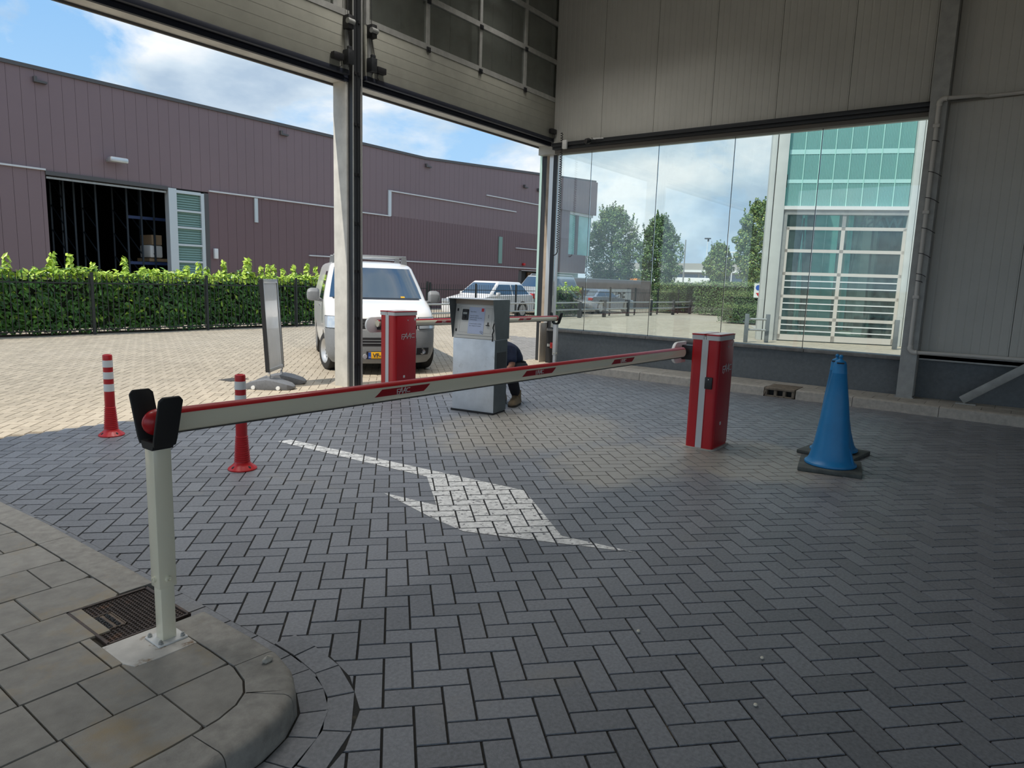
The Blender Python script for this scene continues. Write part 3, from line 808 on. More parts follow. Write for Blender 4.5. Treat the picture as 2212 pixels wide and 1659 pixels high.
# ------------------------------------------------------------------ cover, mortar bed neighbours, pebble
t = thing('access_cover', 'rusty cast iron cover with studded top in the island slabs', 'cover', ((HX0 + HX1) / 2, (HY0 + HY1) / 2, .0))
M_iron = mat('rusty cast iron', (.075, .055, .046), .55, .35, noise=(25, .35), stains=(12, .58, .7, (.16, .085, .05)))
W2, D2 = (HX1 - HX0) / 2, (HY1 - HY0) / 2
b = MB()
b.box(-W2, W2, -D2, -D2 + .012, .0, .102).box(-W2, W2, D2 - .012, D2, .0, .102).box(-W2, -W2 + .012, -D2, D2, 0, .102).box(W2 - .012, W2, -D2, D2, 0, .102)
b.build('frame', M_iron, t, bevel=.002)
b = MB().box(-W2 + .014, W2 - .014, -D2 + .014, D2 - .014, .02, .094)
nx, ny = 17, 20
for i in range(nx):
    for j in range(ny):
        x = -W2 + .026 + i * (2 * W2 - .052) / (nx - 1); y = -D2 + .026 + j * (2 * D2 - .052) / (ny - 1)
        if -.125 < x < -.035 and -.075 < y < .075: continue
        s = .0058; h_ = .0995
        b.add([(x - s, y - s * .8, .094), (x + s, y - s * .8, .094), (x + s, y + s * .8, .094), (x - s, y + s * .8, .094), (x - s * .5, y - s * .4, h_), (x + s * .5, y - s * .4, h_), (x + s * .5, y + s * .4, h_), (x - s * .5, y + s * .4, h_)],
              [(4, 5, 6, 7), (0, 1, 5, 4), (1, 2, 6, 5), (2, 3, 7, 6), (3, 0, 4, 7)])
b.build('lid', M_iron, t, smooth=False)
b = MB().box(-.12, -.04, -.07, .07, .09, .096)
for q in ((-.122, -.118, -.072, .072), (-.042, -.038, -.072, .072), (-.122, -.038, -.072, -.068), (-.122, -.038, .068, .072)): b.box(q[0], q[1], q[2], q[3], .094, .0995)
np_ = b.build('name_plate', mat('worn brown plate', (.17, .125, .09), .6, .2, noise=(30, .3)), t)
Mt = frame((-.112, .055, .0965), (0, -1, 0), (1, 0, 0))
text_mb('NEDERLAND', .022, .004, bold=.0006).xf(frame((-.070, .062, .098), (0, -1, 0), (1, 0, 0))).build('lettering', M_black, np_, smooth=False)
text_mb('VERKEER', .033, .004, bold=.0008).xf(frame((-.108, .064, .098), (0, -1, 0), (1, 0, 0))).build('lettering', M_black, np_, smooth=False)
b = MB().sphere((0, 0, .008), .022, 10, 7, (1, .6, .55))
b.v = [(x + rnd.uniform(-.002, .002), y + rnd.uniform(-.002, .002), z + rnd.uniform(-.002, .002)) for x, y, z in b.v]
st = b.build('pebble', mat('pale stone', (.50, .47, .41), .85, noise=(40, .3))); st.location = (1.335, 2.06, ZI + .002)
tag(st, 'pale pebble lying on the bend of the rounded kerb', 'stone')
for (x, y, s), lb in zip([(2.585, 1.19, .010), (2.72, .70, .009), (2.38, .62, .009)], ['white crumb of stone on the pavers below the arrow tip', 'pale round pebble on the pavers in front of the cones', 'flat grey pebble on the pavers nearest the camera']):
    o = MB().sphere((0, 0, s * .6), s, 9, 6, (1, .8, .6)).build('pebble', mat('bright stone', (.70, .66, .55), .8)); o.location = (x, y, .002); tag(o, lb, 'stone')

# ------------------------------------------------------------------ barriers
def arc_strip(mb, x0, x1, y, zf, a0, a1, hw, hh, off, n=10, slant=0., nx=1):
    """strip over part of the oval arm section, from angle a0 to a1 (0 = top, + towards -y)"""
    rows = []
    for k in range(n + 1):
        a = R(a0 + (a1 - a0) * k / n); s = slant * (k / n - .5)
        rows.append([(x + s, y - (hw + off) * math.sin(a), zf(x) + (hh + off) * math.cos(a)) for x in [x0 + (x1 - x0) * q / nx for q in range(nx + 1)]])
    m_ = nx + 1
    mb.add([v for r_ in rows for v in r_], [(i * m_ + j, i * m_ + j + 1, (i + 1) * m_ + j + 1, (i + 1) * m_ + j) for i in range(n) for j in range(nx)])
    return mb
def barrier(label, loc, s, x_end, z0, z1, stickers):
    """cabinet with its long side on x; the arm points along s*x on the +y side"""
    t = thing('barrier_gate', label, 'barrier', loc, 0, 'car park barriers with red cabinets')
    L, D, H = .40, .262, 1.022
    def rr(x0, x1, y0, y1, r_):
        return [(x + r_ * math.cos(R(a)), y + r_ * math.sin(R(a))) for x, y, b0 in ((x1 - r_, y1 - r_, 0), (x0 + r_, y1 - r_, 90), (x0 + r_, y0 + r_, 180), (x1 - r_, y0 + r_, 270)) for a in range(b0, b0 + 91, 15)]
    cab = MB().prism(rr(0, L, 0, D, .035), .012, H).build('cabinet', M_red, t)
    MB().box(.045, L - .02, -.003, .004, .03, H - .01).build('side_door', M_red_dk, t, bevel=.0015)
    MB().prism(rr(-.02, L + .02, -.02, D + .02, .03), 0, .012).build('foot_plate', M_kerb_r, t)
    MB().box(-.003, .02, .100, .160, .014, H + .004).build('front_stripe', M_grey_st, t)
    MB().box(-.0035, .02, .094, .1005, .014, H).box(-.0035, .02, .1595, .166, .014, H).build('stripe_groove', M_red_dk, t, smooth=False)
    for y0, y1 in ((-.004, .128), (.142, D + .004)):
        c = MB().prism(rr(-.004, L + .004, y0, y1, .02), H, H + .042).build('cap', M_grey_st, t)
        MB().prism(rr(-.006, L + .006, y0 - .002, y1 + .002, .021), H + .042, H + .054).build('red_rim', M_red, c)
        MB().prism(rr(.006, L - .006, y0 + .01, y1 - .01, .014), H + .054, H + .057).build('cap_top', M_white, c)
    MB().box(0, L, .128, .142, H, H + .03).build('cap_gap', M_grey_st, t)
    # logo, lock and sticker on the side door
    stroke_logo(MB(), frame((.125, -.0045, .725), (1, 0, 0), (0, 0, 1)), .073, .105).build('logo', M_grey_st, t, smooth=False)
    MB().lathe([(.008, 0), (.008, .003), (.003, .004)], n=12).xf(Matrix.Translation((.23, -.003, .96)) @ Matrix.Rotation(R(90), 4, 'X')).build('lock', M_silver, t)
    MB().box(.345, .372, -.0045, -.002, .955, .99).build('sticker', M_grey_st, t)
    MB().box(.155, .185, -.0045, -.002, .225, .255).build('sticker', M_grey_st, t)
    # arm with its pocket
    zf = lambda x: z0 + (z1 - z0) * (x / x_end)
    ya = D + .075; hw, hh = .034, .046
    MB().prism([(-.13 + .0 + .10 - .10 * math.cos(R(a)), .885 + .10 * math.sin(R(a))) for a in range(-90, 91, 12)] + [(.16, .985), (.16, .785)], D + .115, D + .145, 'y').build('pocket_plate', M_white, t, bevel=.006)
    MB().box(.05, .14, D, D + .116, .82, .955).build('pocket_clamp', M_black_pl, t, bevel=.006)
    xs = [s * .02 + (x_end - s * .02) * k / 24 for k in range(25)]
    rings = [[(x, ya + hw * math.cos(a), zf(x) + hh * math.sin(a)) for a in [2 * PI * k / 28 for k in range(28)]] for x in xs]
    arm = MB().loft(rings).build('arm', M_ivory, t)
    arc_strip(MB(), s * .02, x_end, ya, zf, -52, 52, hw, hh, .0016, 12, 0, 16).build('red_strip', M_red, arm)
    arc_strip(MB(), s * .02, x_end, ya, zf, 156, 204, hw, hh, .005, 8, 0, 16).build('rubber_edge', M_black, arm)
    b = MB()
    for k in range(8):
        pass
    cap = [[(x_end + s * .055 * math.sin(q), ya + (hw + .004) * math.cos(q) * math.cos(a), zf(x_end) + (hh + .004) * math.cos(q) * math.sin(a)) for a in [2 * PI * k / 24 for k in range(24)]] for q in [R(v) for v in (0, 15, 30, 45, 60, 75, 88)]]
    cap = [[(x_end - s * .03, ya + (hw + .004) * math.cos(a), zf(x_end) + (hh + .004) * math.sin(a)) for a in [2 * PI * k / 24 for k in range(24)]]] + cap
    MB().loft(cap).build('end_cap', M_red, arm)
    for sx in stickers:
        st_ = arc_strip(MB(), sx - .17, sx + .17, ya, zf, 66, 108, hw, hh, .0014, 8, -.05, 8).build('reflector_sticker', M_red_dk, arm)
        a = R(88); M_ = frame((sx - .048, ya - (hw + .003) * math.sin(a), zf(sx) + hh * math.cos(a) - .012), (1, 0, (z1 - z0) / x_end), (0, -.0, 1))
        stroke_logo(MB(), M_, .029, .10).build('logo', M_white, st_, smooth=False)
    return t
near = barrier('red barrier with long arm reaching to the ivory rest post, card reader on its front', (6.06, 2.18, 0), -1, -4.86, .893, .942, [-3.64, -2.42, -1.26])
MB().box(-.022, .0, .035, .105, .575, .685).build('card_reader', M_black_pl, near, bevel=.006)
MB().box(-.0235, -.021, .066, .074, .66, .668).build('reader_light', M_white, near)
far = barrier('red barrier in front of the white van, arm pointing to the glass wall', (5.97, 6.30, 0), 1, 4.22, .905, .872, [1.25, 3.22])

def rest_post(label, loc, H, tube=None):
    tube = tube or M_ivory
    t = thing('rest_post', label, 'post', loc, 0, 'rest posts for the barrier arms')
    MB().box(-.033, .033, -.033, .033, .215, H - .03).build('upper_tube', tube, t, bevel=.004)
    MB().box(-.0265, .0265, -.0265, .0265, .0, .22).build('lower_tube', tube, t, bevel=.004)
    pl = MB().box(-.056, .056, -.056, .056, 0, .008).build('base_plate', M_white, t, bevel=.003)
    for x in (-.042, .042):
        for y in (-.042, .042):
            MB().lathe([(.009, .008), (.009, .016), (.005, .017), (.005, .022), (.001, .023)], (x, y, 0), 6).build('anchor_bolt', M_steel, pl)
    for p, ax in (((0, -.033, .25), 'X'), ((-.033, 0, .25), 'Y')):
        MB().lathe([(.012, 0), (.011, .009), (.006, .010), (.005, .004)], n=10).xf(Matrix.Translation(p) @ Matrix.Rotation(R(90 if ax == 'X' else -90), 4, ax)).build('set_screw', M_ivory, t)
    fk = MB().prism([(-.036, H - .05), (.036, H - .05), (.05, H - .022), (-.05, H - .022)], -.038, .038, 'x').build('fork_seat', M_black, t)
    for sg in (-1, 1):
        M_ = Matrix.Translation((0, sg * .050, H - .035)) @ Matrix.Rotation(R(-sg * 19), 4, 'X')
        pr = [(-.040, 0), (.040, 0), (.043, .03), (.043, .185), (.030, .20), (-.030, .20), (-.043, .185), (-.043, .03)]
        MB().prism(pr, -.007, .007, 'y').xf(M_).build('fork_paddle', M_black, t, bevel=.004)
    return t
rest_post('ivory rest post on the white mortar bed, black fork holding the near barrier arm', (1.185, 2.493, ZI + .002), .80)
rest_post('white rest post before the dark glass wall plinth, black fork under the far arm', (10.18, 6.637, 0), .815, M_white)

# ------------------------------------------------------------------ payment kiosk
t = thing('payment_kiosk', 'brushed zinc payment kiosk with a hooded head and paper notice', 'kiosk', (5.879, 4.924, 0), math.atan2(-.986, .165))
MB().box(-.272, .272, 0, .30, .02, .842).build('body', M_zinc, t, bevel=.004)
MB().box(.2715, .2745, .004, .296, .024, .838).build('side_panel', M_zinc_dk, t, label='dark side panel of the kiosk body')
MB().box(-.285, .27, -.01, .29, 0, .022).build('foot', M_black, t)
MB().box(.268, .276, .05, .27, .52, .70).build('side_window', M_black_pl, t)
MB().box(-.28, .28, .0, .305, .845, 1.27).build('head', M_cream, t, bevel=.003) if False else None
hd = MB(); hd.add([(-.28, .005, .845), (.28, .005, .845), (.28, .075, 1.262), (-.28, .075, 1.262), (-.28, .305, .845), (.28, .305, .845), (.28, .305, 1.262), (-.28, .305, 1.262)], [(0, 1, 2, 3), (4, 7, 6, 5), (0, 4, 5, 1), (3, 2, 6, 7), (0, 3, 7, 4), (1, 5, 6, 2)])
head = hd.build('head', M_cream, t, bevel=.003)
PM = frame((0, .004, .846), (1, 0, 0), (0, .07, .417))      # local x right, y up the sloping face, z outward
MB().box(-.235, .235, .035, .375, -.001, .006).xf(PM).build('front_door', M_cream, head, bevel=.003)
MB().box(-.236, .236, .034, .376, -.001, .0015).xf(PM).build('door_gap', M_ink, head, smooth=False)
b = MB()
for q in ((-.205, .205, .064, .066), (-.205, .205, .348, .350), (-.205, -.203, .064, .35), (.203, .205, .064, .35)): b.box(*q, .005, .0068)
b.xf(PM).build('door_line', mat('thin grey line', (.34, .33, .31), .6), head, smooth=False)
rd = MB().box(-.178, -.098, .20, .325, .004, .022).xf(PM).build('card_reader', M_black_pl, head, bevel=.008)
MB().box(-.164, -.112, .268, .288, .0215, .0228).xf(PM).build('display', mat('grey display', (.34, .36, .33), .3), rd)
MB().lathe([(.017, 0), (.02, .006), (.012, .012), (.006, .012)], n=16).xf(PM @ Matrix.Translation((-.138, .235, .021))).build('keyhole', M_black, rd)
MB().box(.158, .162, .235, .275, .0055, .0075).xf(PM).build('coin_slot', M_ink, head)
b = MB().box(.145, .185, .148, .158, .006, .03).box(.161, .169, .15, .19, .006, .02); b.xf(PM).build('lock_handle', M_black_pl, head, bevel=.003)
for v in (.07, .30): MB().box(-.25, -.238, v, v + .03, .0, .012).xf(PM).build('hinge', M_black, head)
MB().tube([PM @ Vector(p) for p in ((.248, .18, .02), (.244, .13, .03), (.252, .10, .02), (.246, .06, .03), (.25, .02, .02), (.247, -.02, .02))], .007, 6).build('chain', M_black, head)
pn = MB().box(-.092, .112, .052, .352, .0075, .0088).xf(PM).build('paper_notice', M_paper, t, label='pale blue printed notice taped to the kiosk')
for i, s_ in enumerate(['Beste klant,', '', 'Voor SL, heeft u', 'gebruik maken van een', 'parkeerplaats.', '', 'U kunt betalen middels', 'pin, waspas of contant.']):
    if s_: text_mb(s_, .0165, .0006).xf(PM @ Matrix.Translation((-.075, .295 - i * .0225, .009))).build('lettering', M_ink, pn, smooth=False)
MB().box(.065, .098, .305, .342, .0088, .0094).xf(PM).build('red_mark', M_redpl, pn)
b = MB()
for k in range(3): b.tube([PM @ Vector((.082 + .012 * k + .011 * math.cos(a), .078 - .006 * k + .011 * math.sin(a), .0092)) for a in [R(q) for q in range(40, 330, 30)]], .0012, 4)
b.build('emblem', M_ink, pn, smooth=False)
for sg in (-1, 1):
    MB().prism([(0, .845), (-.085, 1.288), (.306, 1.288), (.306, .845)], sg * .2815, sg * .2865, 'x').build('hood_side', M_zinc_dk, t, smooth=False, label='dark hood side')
MB().box(-.288, .288, -.088, .308, 1.286, 1.292).build('hood_top', M_zinc, t)
MB().box(-.281, .281, .06, .07, 1.225, 1.286).build('hood_fascia', mat('brown fascia', (.30, .25, .20), .6), t)

# ------------------------------------------------------------------ cones
def cone(label, x, y, rz, lean=0):
    LM = Matrix.Rotation(R(lean), 4, 'X')
    t = thing('traffic_cone', label, 'cone', (x, y, 0), rz, 'tall blue cones')
    MB().box(-.25, .25, -.245, .245, 0, .036).build('base_plate', M_rubber_plate, t, bevel=.009)
    c = MB().lathe([(.20, .037), (.207, .045), (.204, .058), (.188, .068), (.172, .10), (.160, .15), (.142, .23), (.122, .38), (.095, .58), (.058, .82), (.060, .824), (.057, .838), (.050, .90), (.040, .925), (.020, .936), (.010, .945)], n=32).xf(LM).build('body', M_blue_cone, t)
    MB().sphere((0, 0, .962), .017, 12, 8).lathe([(.009, .93), (.009, .955)], n=8).xf(LM).build('top_knob', M_blue_cone, t)
    MB().box(-.052, -.030, -.028, .028, .905, .916).xf(LM).build('slot', M_black, t)
    MB().prism([(-.196, .062), (-.150, .20), (-.128, .20), (-.16, .062)], -.012, .012, 'y').xf(Matrix.Rotation(R(70), 4, 'Z')).build('rib', M_blue_cone, t)
    return t
cone('front blue cone of the pair, on the plate nearer the camera', 6.21, 1.19, R(11))
cone('rear blue cone of the pair, mostly hidden behind the other', 6.80, 1.285, R(-8), -3.2).scale = (1, 1, .955)

# ------------------------------------------------------------------ flexible posts
def flex_post(label, x, y):
    t = thing('flexible_post', label, 'bollard', (x, y, 0), rnd.uniform(0, 1), 'red and white flexible posts')
    prof = [(.105, 0), (.107, .008), (.10, .016), (.075, .035), (.060, .052), (.056, .065)]
    z = .065
    for k in range(12):
        r_ = .0555 - k * .0011
        prof += [(r_ + .0035, z + .003), (r_ + .0035, z + .009), (r_ - .002, z + .012), (r_ - .002, z + .0165)]; z += .0168
    prof += [(.0425, z + .004), (.0415, .40), (.039, .69), (.039, .722), (.036, .733), (.025, .737), (.024, .728), (.004, .727)]
    MB().lathe(prof, n=28).build('body', M_redpl, t)
    for a, b in ((.685, .623), (.580, .517), (.472, .405)):
        MB().lathe([(.0375, b), (.0416 + (.69 - b) * .004, b), (.0405 + (.69 - a) * .004, a), (.0375, a)], n=28).build('white_band', M_band, t)
    for k in range(4):
        a = R(45 + 90 * k)
        MB().sphere((0, 0, 0), .014, 10, 6, (1, .7, .22)).xf(Matrix.Rotation(a, 4, 'Z') @ Matrix.Translation((.085, 0, .0275)) @ Matrix.Rotation(R(38), 4, 'Y')).build('bolt_hole', M_black, t)
    return t
flex_post('red and white flexible post standing at the edge of the sunlit paving', 2.685, 6.5)
flex_post('red and white flexible post behind the long barrier arm', 2.863, 4.69)

# ------------------------------------------------------------------ pavement sign
t = thing('pavement_sign', 'blank silver framed pavement sign on a grey weighted base', 'sign', (5.385, 7.97, 0), R(37))
TILT = Matrix.Translation((0, 0, .2)) @ Matrix.Rotation(R(-3), 4, 'X') @ Matrix.Translation((0, 0, -.2))
# local x runs along the panel
for i, x in enumerate((-.245, .245)):
    b = MB().loft([[(x + sx * w_, y, z) for sx, z in ((-1, z0), (1, z0), (1, z1), (-1, z1))] for y, w_, z0, z1 in ((-.335, .045, .015, .045), (-.27, .11, .0, .075), (-.13, .135, .0, .115), (0, .14, 0, .135), (.13, .135, .0, .115), (.27, .11, 0, .075), (.335, .045, .015, .045))])
    ft = b.build('base', mat('grey base %d' % i, (.15, .155, .165), .5, noise=(40, .15)), t, bevel=.006)
    for y in (-.16, .16):
        sx = -1 if i == 0 else 1
        MB().lathe([(.004, -.014), (.026, -.012), (.026, .012), (.004, .014)], n=14).xf(Matrix.Translation((x + sx * .135, y, .03)) @ Matrix.Rotation(R(90), 4, 'Y')).build('castor', M_white, ft)
    MB().box(x - .016, x + .016, -.016, .016, .12, .27).build('leg', M_chrome, t, bevel=.003)
fr = MB().box(-.285, -.25, -.024, .024, .22, 1.42).box(.25, .285, -.024, .024, .22, 1.42).box(-.285, .285, -.024, .024, 1.37, 1.42).box(-.285, .285, -.024, .024, .22, .26)
fr.xf(TILT).build('frame', M_silver, t, bevel=.004)
MB().box(-.292, -.2835, -.026, .026, .22, 1.422).box(.2835, .292, -.026, .026, .22, 1.422).xf(TILT).build('edge_rubber', M_black, t)
MB().box(-.252, .252, -.012, .012, .255, 1.375).xf(TILT).build('face', mat('shiny white sheet', (.74, .75, .75), .22, coat=.6, noise=(2.5, .1)), t)
MB().box(-.253, -.246, -.016, .016, .26, 1.37).box(.246, .253, -.016, .016, .26, 1.37).xf(TILT).build('face_edge', M_black, t)
# ------------------------------------------------------------------ white van, nose towards the doors
ZS = [.20, .27, .38, .55, .68, .78, .88, .97, 1.03, 1.09, 1.15, 1.20, 1.24, 1.28, 1.38, 1.50, 1.62, 1.75, 1.85, 1.90, 1.94, 1.965, 1.98]
F0 = [.07, .02, .00, .00, .015, .035, .06, .09, .13, .20, .32, .48, .68, .86, .98, 1.12, 1.26, 1.41, 1.53, 1.66, 1.83, 2.05, 2.35]
WW = [.84, .89, .93, .945, .950, .952, .953, .953, .952, .950, .947, .943, .938, .93, .908, .88, .848, .81, .782, .752, .70, .62, .50]
DD = [.42, .42, .42, .42, .42, .42, .44, .46, .50, .52, .50, .44, .36, .32, .30, .30, .30, .30, .30, .30, .32, .34, .34]
def vS(u, z):
    f = np.interp(z, ZS, F0); w_ = np.interp(z, ZS, WW); d = np.interp(z, ZS, DD)
    a = min(1., abs(u))
    return Vector((f + d * (1 - (1 - a ** 2.6) ** (1 / 2.6)), u * w_, z))
def vN(u, z):
    e = .004
    du = vS(min(.995, u + e), z) - vS(max(-.995, u - e), z); dz = vS(u, min(1.965, z + e)) - vS(u, max(.185, z - e))
    n_ = dz.cross(du).normalized()
    return n_ if n_.x < 0 or n_.z > 0 else -n_
def patch(mb, us, zs, off, thick=.0):
    g = [[vS(u, z) + vN(u, z) * off for u in us] for z in zs]
    m_ = len(us)
    mb.add([p for r_ in g for p in r_], [(i * m_ + j, i * m_ + j + 1, (i + 1) * m_ + j + 1, (i + 1) * m_ + j) for i in range(len(zs) - 1) for j in range(m_ - 1)])
    return mb
lin = lambda a, b, n: [a + (b - a) * k / n for k in range(n + 1)]
VDIR = Vector((.571, .821, 0)); VROT = math.atan2(VDIR.y, VDIR.x)
van = thing('van', 'white delivery van with grey bumper and roof bars parked outside', 'van', (7.617 - .92 * VDIR.x + .0, 8.45 - .92 * VDIR.y, 0), VROT)
UU = [math.sin(R(q)) for q in range(-90, 91, 9)]
rings = []
for z in ZS:
    fr_ = [vS(u, z) for u in UU]
    w_ = fr_[-1].y; xa = fr_[-1].x
    xr = 4.86 - max(0, z - 1.2) * .10
    side = [Vector((xa + (xr - .12 - xa) * k / 10, w_, z)) for k in range(1, 11)]
    rear = [Vector((xr - .03, w_ * .96, z)), Vector((xr, w_ * .85, z)), Vector((xr, 0, z)), Vector((xr, -w_ * .85, z)), Vector((xr - .03, -w_ * .96, z))]
    rings.append(fr_ + side + rear + [Vector((p.x, -p.y, p.z)) for p in side[::-1]])
body = MB().loft(rings).build('body', M_van, van)
cut = MB()
for ax in (.92, 3.92):
    for sy in (-1, 1):
        cut.tube([(ax, sy * .52, .32), (ax, sy * 1.2, .32)], .405, 28)
carve(body, cut)
body.data.materials.append(M_bumper); 
for p in body.data.polygons:
    if p.center.z < .775 and p.center.x < .60: p.material_index = 1
    if .0 < p.center.z < .30: p.material_index = 1
MB().box(.5, 1.35, -.80, .80, .2, .78).box(3.5, 4.35, -.80, .80, .2, .78).build('wheel_well', M_black, van, smooth=False) if False else None
patch(MB(), lin(-.90, .90, 24), lin(1.295, 1.84, 8), .004).build('windscreen', M_glass_dk, van)
patch(MB(), lin(-.84, .84, 16), lin(1.272, 1.298, 2), .010).build('wiper_tray', M_black_pl, van)
for s in (-1, 1):
    pt = MB()
    zz = lin(1.25, 1.76, 6)
    rows_ = []
    for z in zz:
        xf = vS(1, z).x + .06; xb = 2.28
        rows_.append([(x, s * (np.interp(z, ZS, WW) + .005), z) for x in lin(xf, xb, 4)])
    pt.add([p for r_ in rows_ for p in r_], [(i * 5 + j, i * 5 + j + 1, (i + 1) * 5 + j + 1, (i + 1) * 5 + j) for i in range(len(rows_) - 1) for j in range(4)])
    pt.build('door_window', M_glass_dk, van)
    ln = MB()
    for xa, xb, z0, z1 in ((1.12, 1.13, .5, 1.2), (2.36, 2.37, .25, 1.75), (3.6, 3.61, .8, 1.75), (1.12, 3.6, 1.06, 1.07)):
        if xb - xa < .02:
            for za, zb in zip(lin(z0, z1, 6), lin(z0, z1, 6)[1:]):
                ln.quad(*[(x, s * (np.interp(z, ZS, WW) + .0035), z) for x, z in ((xa, za), (xb, za), (xb, zb), (xa, zb))])
        else: ln.quad(*[(x, s * (np.interp(z, ZS, WW) + .0035), z) for x, z in ((xa, z0), (xb, z0), (xb, z1), (xa, z1))])
    ln.build('panel_seam', mat('grey seam %d' % s, (.30, .30, .30), .6), van, smooth=False)
    MB().box(2.12, 2.30, s * .945, s * .965, 1.10, 1.13).build('door_handle', M_bumper, van, bevel=.006)
    hl = patch(MB(), lin(s * .66, s * .985, 12), lin(.80, .985, 5), .012).build('headlamp', M_lens, van)
    patch(MB(), lin(s * .64, s * .99, 12), lin(.79, .995, 5), .009).build('lamp_surround', M_black_pl, van)
    fg = MB().lathe([(.001, -.02), (.05, -.02), (.055, .012), (.04, .016), (.036, .006), (.001, .008)], n=18).xf(Matrix.Translation(vS(s * .74, .41)) @ Matrix.Rotation(R(-90), 4, 'Y')).build('fog_lamp', M_chrome, van)
    patch(MB(), lin(s * .62, s * .86, 6), lin(.35, .47, 3), .006).build('lamp_recess', M_black_pl, van)
    mr = MB().loft([[(1.17 + dx * k, s * yy, 1.315 + sz * k) for dx, sz in ((-.09, -.09), (.07, -.10), (.09, -.02), (.08, .12), (-.02, .135), (-.08, .07))] for yy, k in ((1.00, .75), (1.03, 1.0), (1.15, 1.0), (1.205, .8), (1.22, .4))]).build('mirror', M_bumper, van, bevel=.01)
    MB().bar((1.17, s * .90, 1.22), (1.17, s * 1.06, 1.245), .07, .05).build('mirror_arm', M_bumper, van, bevel=.01)
    for ax in (.92, 3.92):
        wh = MB().lathe([(.19, -.105), (.30, -.112), (.328, -.095), (.336, -.06), (.336, .06), (.328, .095), (.30, .112), (.215, .105), (.215, -.105), (.19, -.105)], n=36, caps=False)
        Mw = Matrix.Translation((ax, s * .83, .336)) @ (Matrix.Rotation(R(14), 4, 'Z') if ax < 1 else Matrix()) @ Matrix.Rotation(R(-90 * s), 4, 'X')
        wo_ = wh.xf(Mw).build('wheel', M_tyre, van)
        rm = MB().lathe([(.02, .055), (.06, .055), (.075, .035), (.15, .045), (.165, .06), (.185, .085), (.212, .102), (.222, .108), (.222, .02), (.02, .01)], n=36).xf(Mw).build('rim', M_rim, wo_)
        hb_ = MB()
        for k in range(12):
            a = 2 * PI * k / 12; hb_.sphere((.135 * math.cos(a), .135 * math.sin(a), .043), .016, 8, 6, (1, 1, .25))
        hb_.build('rim_hole', M_black, rm, smooth=False) if False else hb_.xf(Mw).build('rim_hole', M_black, wo_, smooth=False)
        MB().lathe([(.001, .07), (.045, .07), (.06, .05), (.001, .05)], n=20).xf(Mw).build('hub_cap', M_bumper, wo_)
patch(MB(), lin(-.62, .62, 20), lin(.795, .965, 4), .006).build('grille', M_black_pl, van)
for z in (.845, .905): patch(MB(), lin(-.62, .62, 20), [z - .006, z + .006], .012).build('grille_bar', M_chrome, van)
patch(MB(), lin(-.60, .60, 20), lin(.51, .65, 4), .004).build('lower_grille', M_black_pl, van)
for z in (.556, .604): patch(MB(), lin(-.60, .60, 20), [z - .006, z + .006], .010).build('lower_slat', M_bumper, van)
em = MB(); c0 = vS(0, .885)
em.tube([(c0.x - .022, .072 * math.cos(a), c0.z + .072 * math.sin(a)) for a in [2 * PI * k / 24 for k in range(25)]], .008, 6)
for (y0, z0), (y1, z1) in (((-.045, .05), (-.003, -.005)), ((-.003, -.005), (.045, .05)), ((-.062, .02), (-.03, -.058)), ((-.03, -.058), (0, -.015)), ((0, -.015), (.03, -.058)), ((.03, -.058), (.062, .02))):
    em.bar((c0.x - .022, y0, c0.z + z0), (c0.x - .022, y1, c0.z + z1), .012, .010)
em.build('emblem', M_chrome, van)
pl = MB().box(-.018, -.006, -.26, .26, .295, .405).build('number_plate', M_plate_y, van, bevel=.003)
MB().box(-.0195, -.006, .215, .26, .296, .404).build('country_field', M_plate_b, pl)
text_mb('NL', .03, .001).xf(frame((-.0205, .255, .31), (0, -1, 0), (0, 0, 1))).build('lettering', M_white, pl, smooth=False)
text_mb('VF-', .098, .001, bold=.003).xf(frame((-.0195, .185, .316), (0, -1, 0), (0, 0, 1))).build('lettering', M_ink, pl, smooth=False)
MB().box(-.006, .03, -.29, .29, .285, .415).build('plate_holder', M_black_pl, van)
for i, x in enumerate((1.98, 2.85)):
    rk = MB().bar((x, -.70, 2.075), (x, .70, 2.075), .075, .035).build('roof_bar', M_silver, van, bevel=.01)
    for s in (-1, 1):
        MB().loft([[(x - .05, s * .60, 1.945), (x + .05, s * .60, 1.945), (x + .05, s * .72, 1.90), (x - .05, s * .72, 1.90)], [(x - .04, s * .62, 2.07), (x + .04, s * .62, 2.07), (x + .04, s * .70, 2.07), (x - .04, s * .70, 2.07)]]).build('bar_foot', M_bumper, rk)
# dashboard things seen behind the screen
patch(MB(), lin(-.55, -.47, 3), lin(1.305, 1.33, 2), .006).build('yellow_card', M_plate_y, van, label='yellow card behind the windscreen')

van.scale = (.89, .89, .89)
van.location = (7.617 - .92 * .89 * VDIR.x, 8.45 - .92 * .89 * VDIR.y, 0)

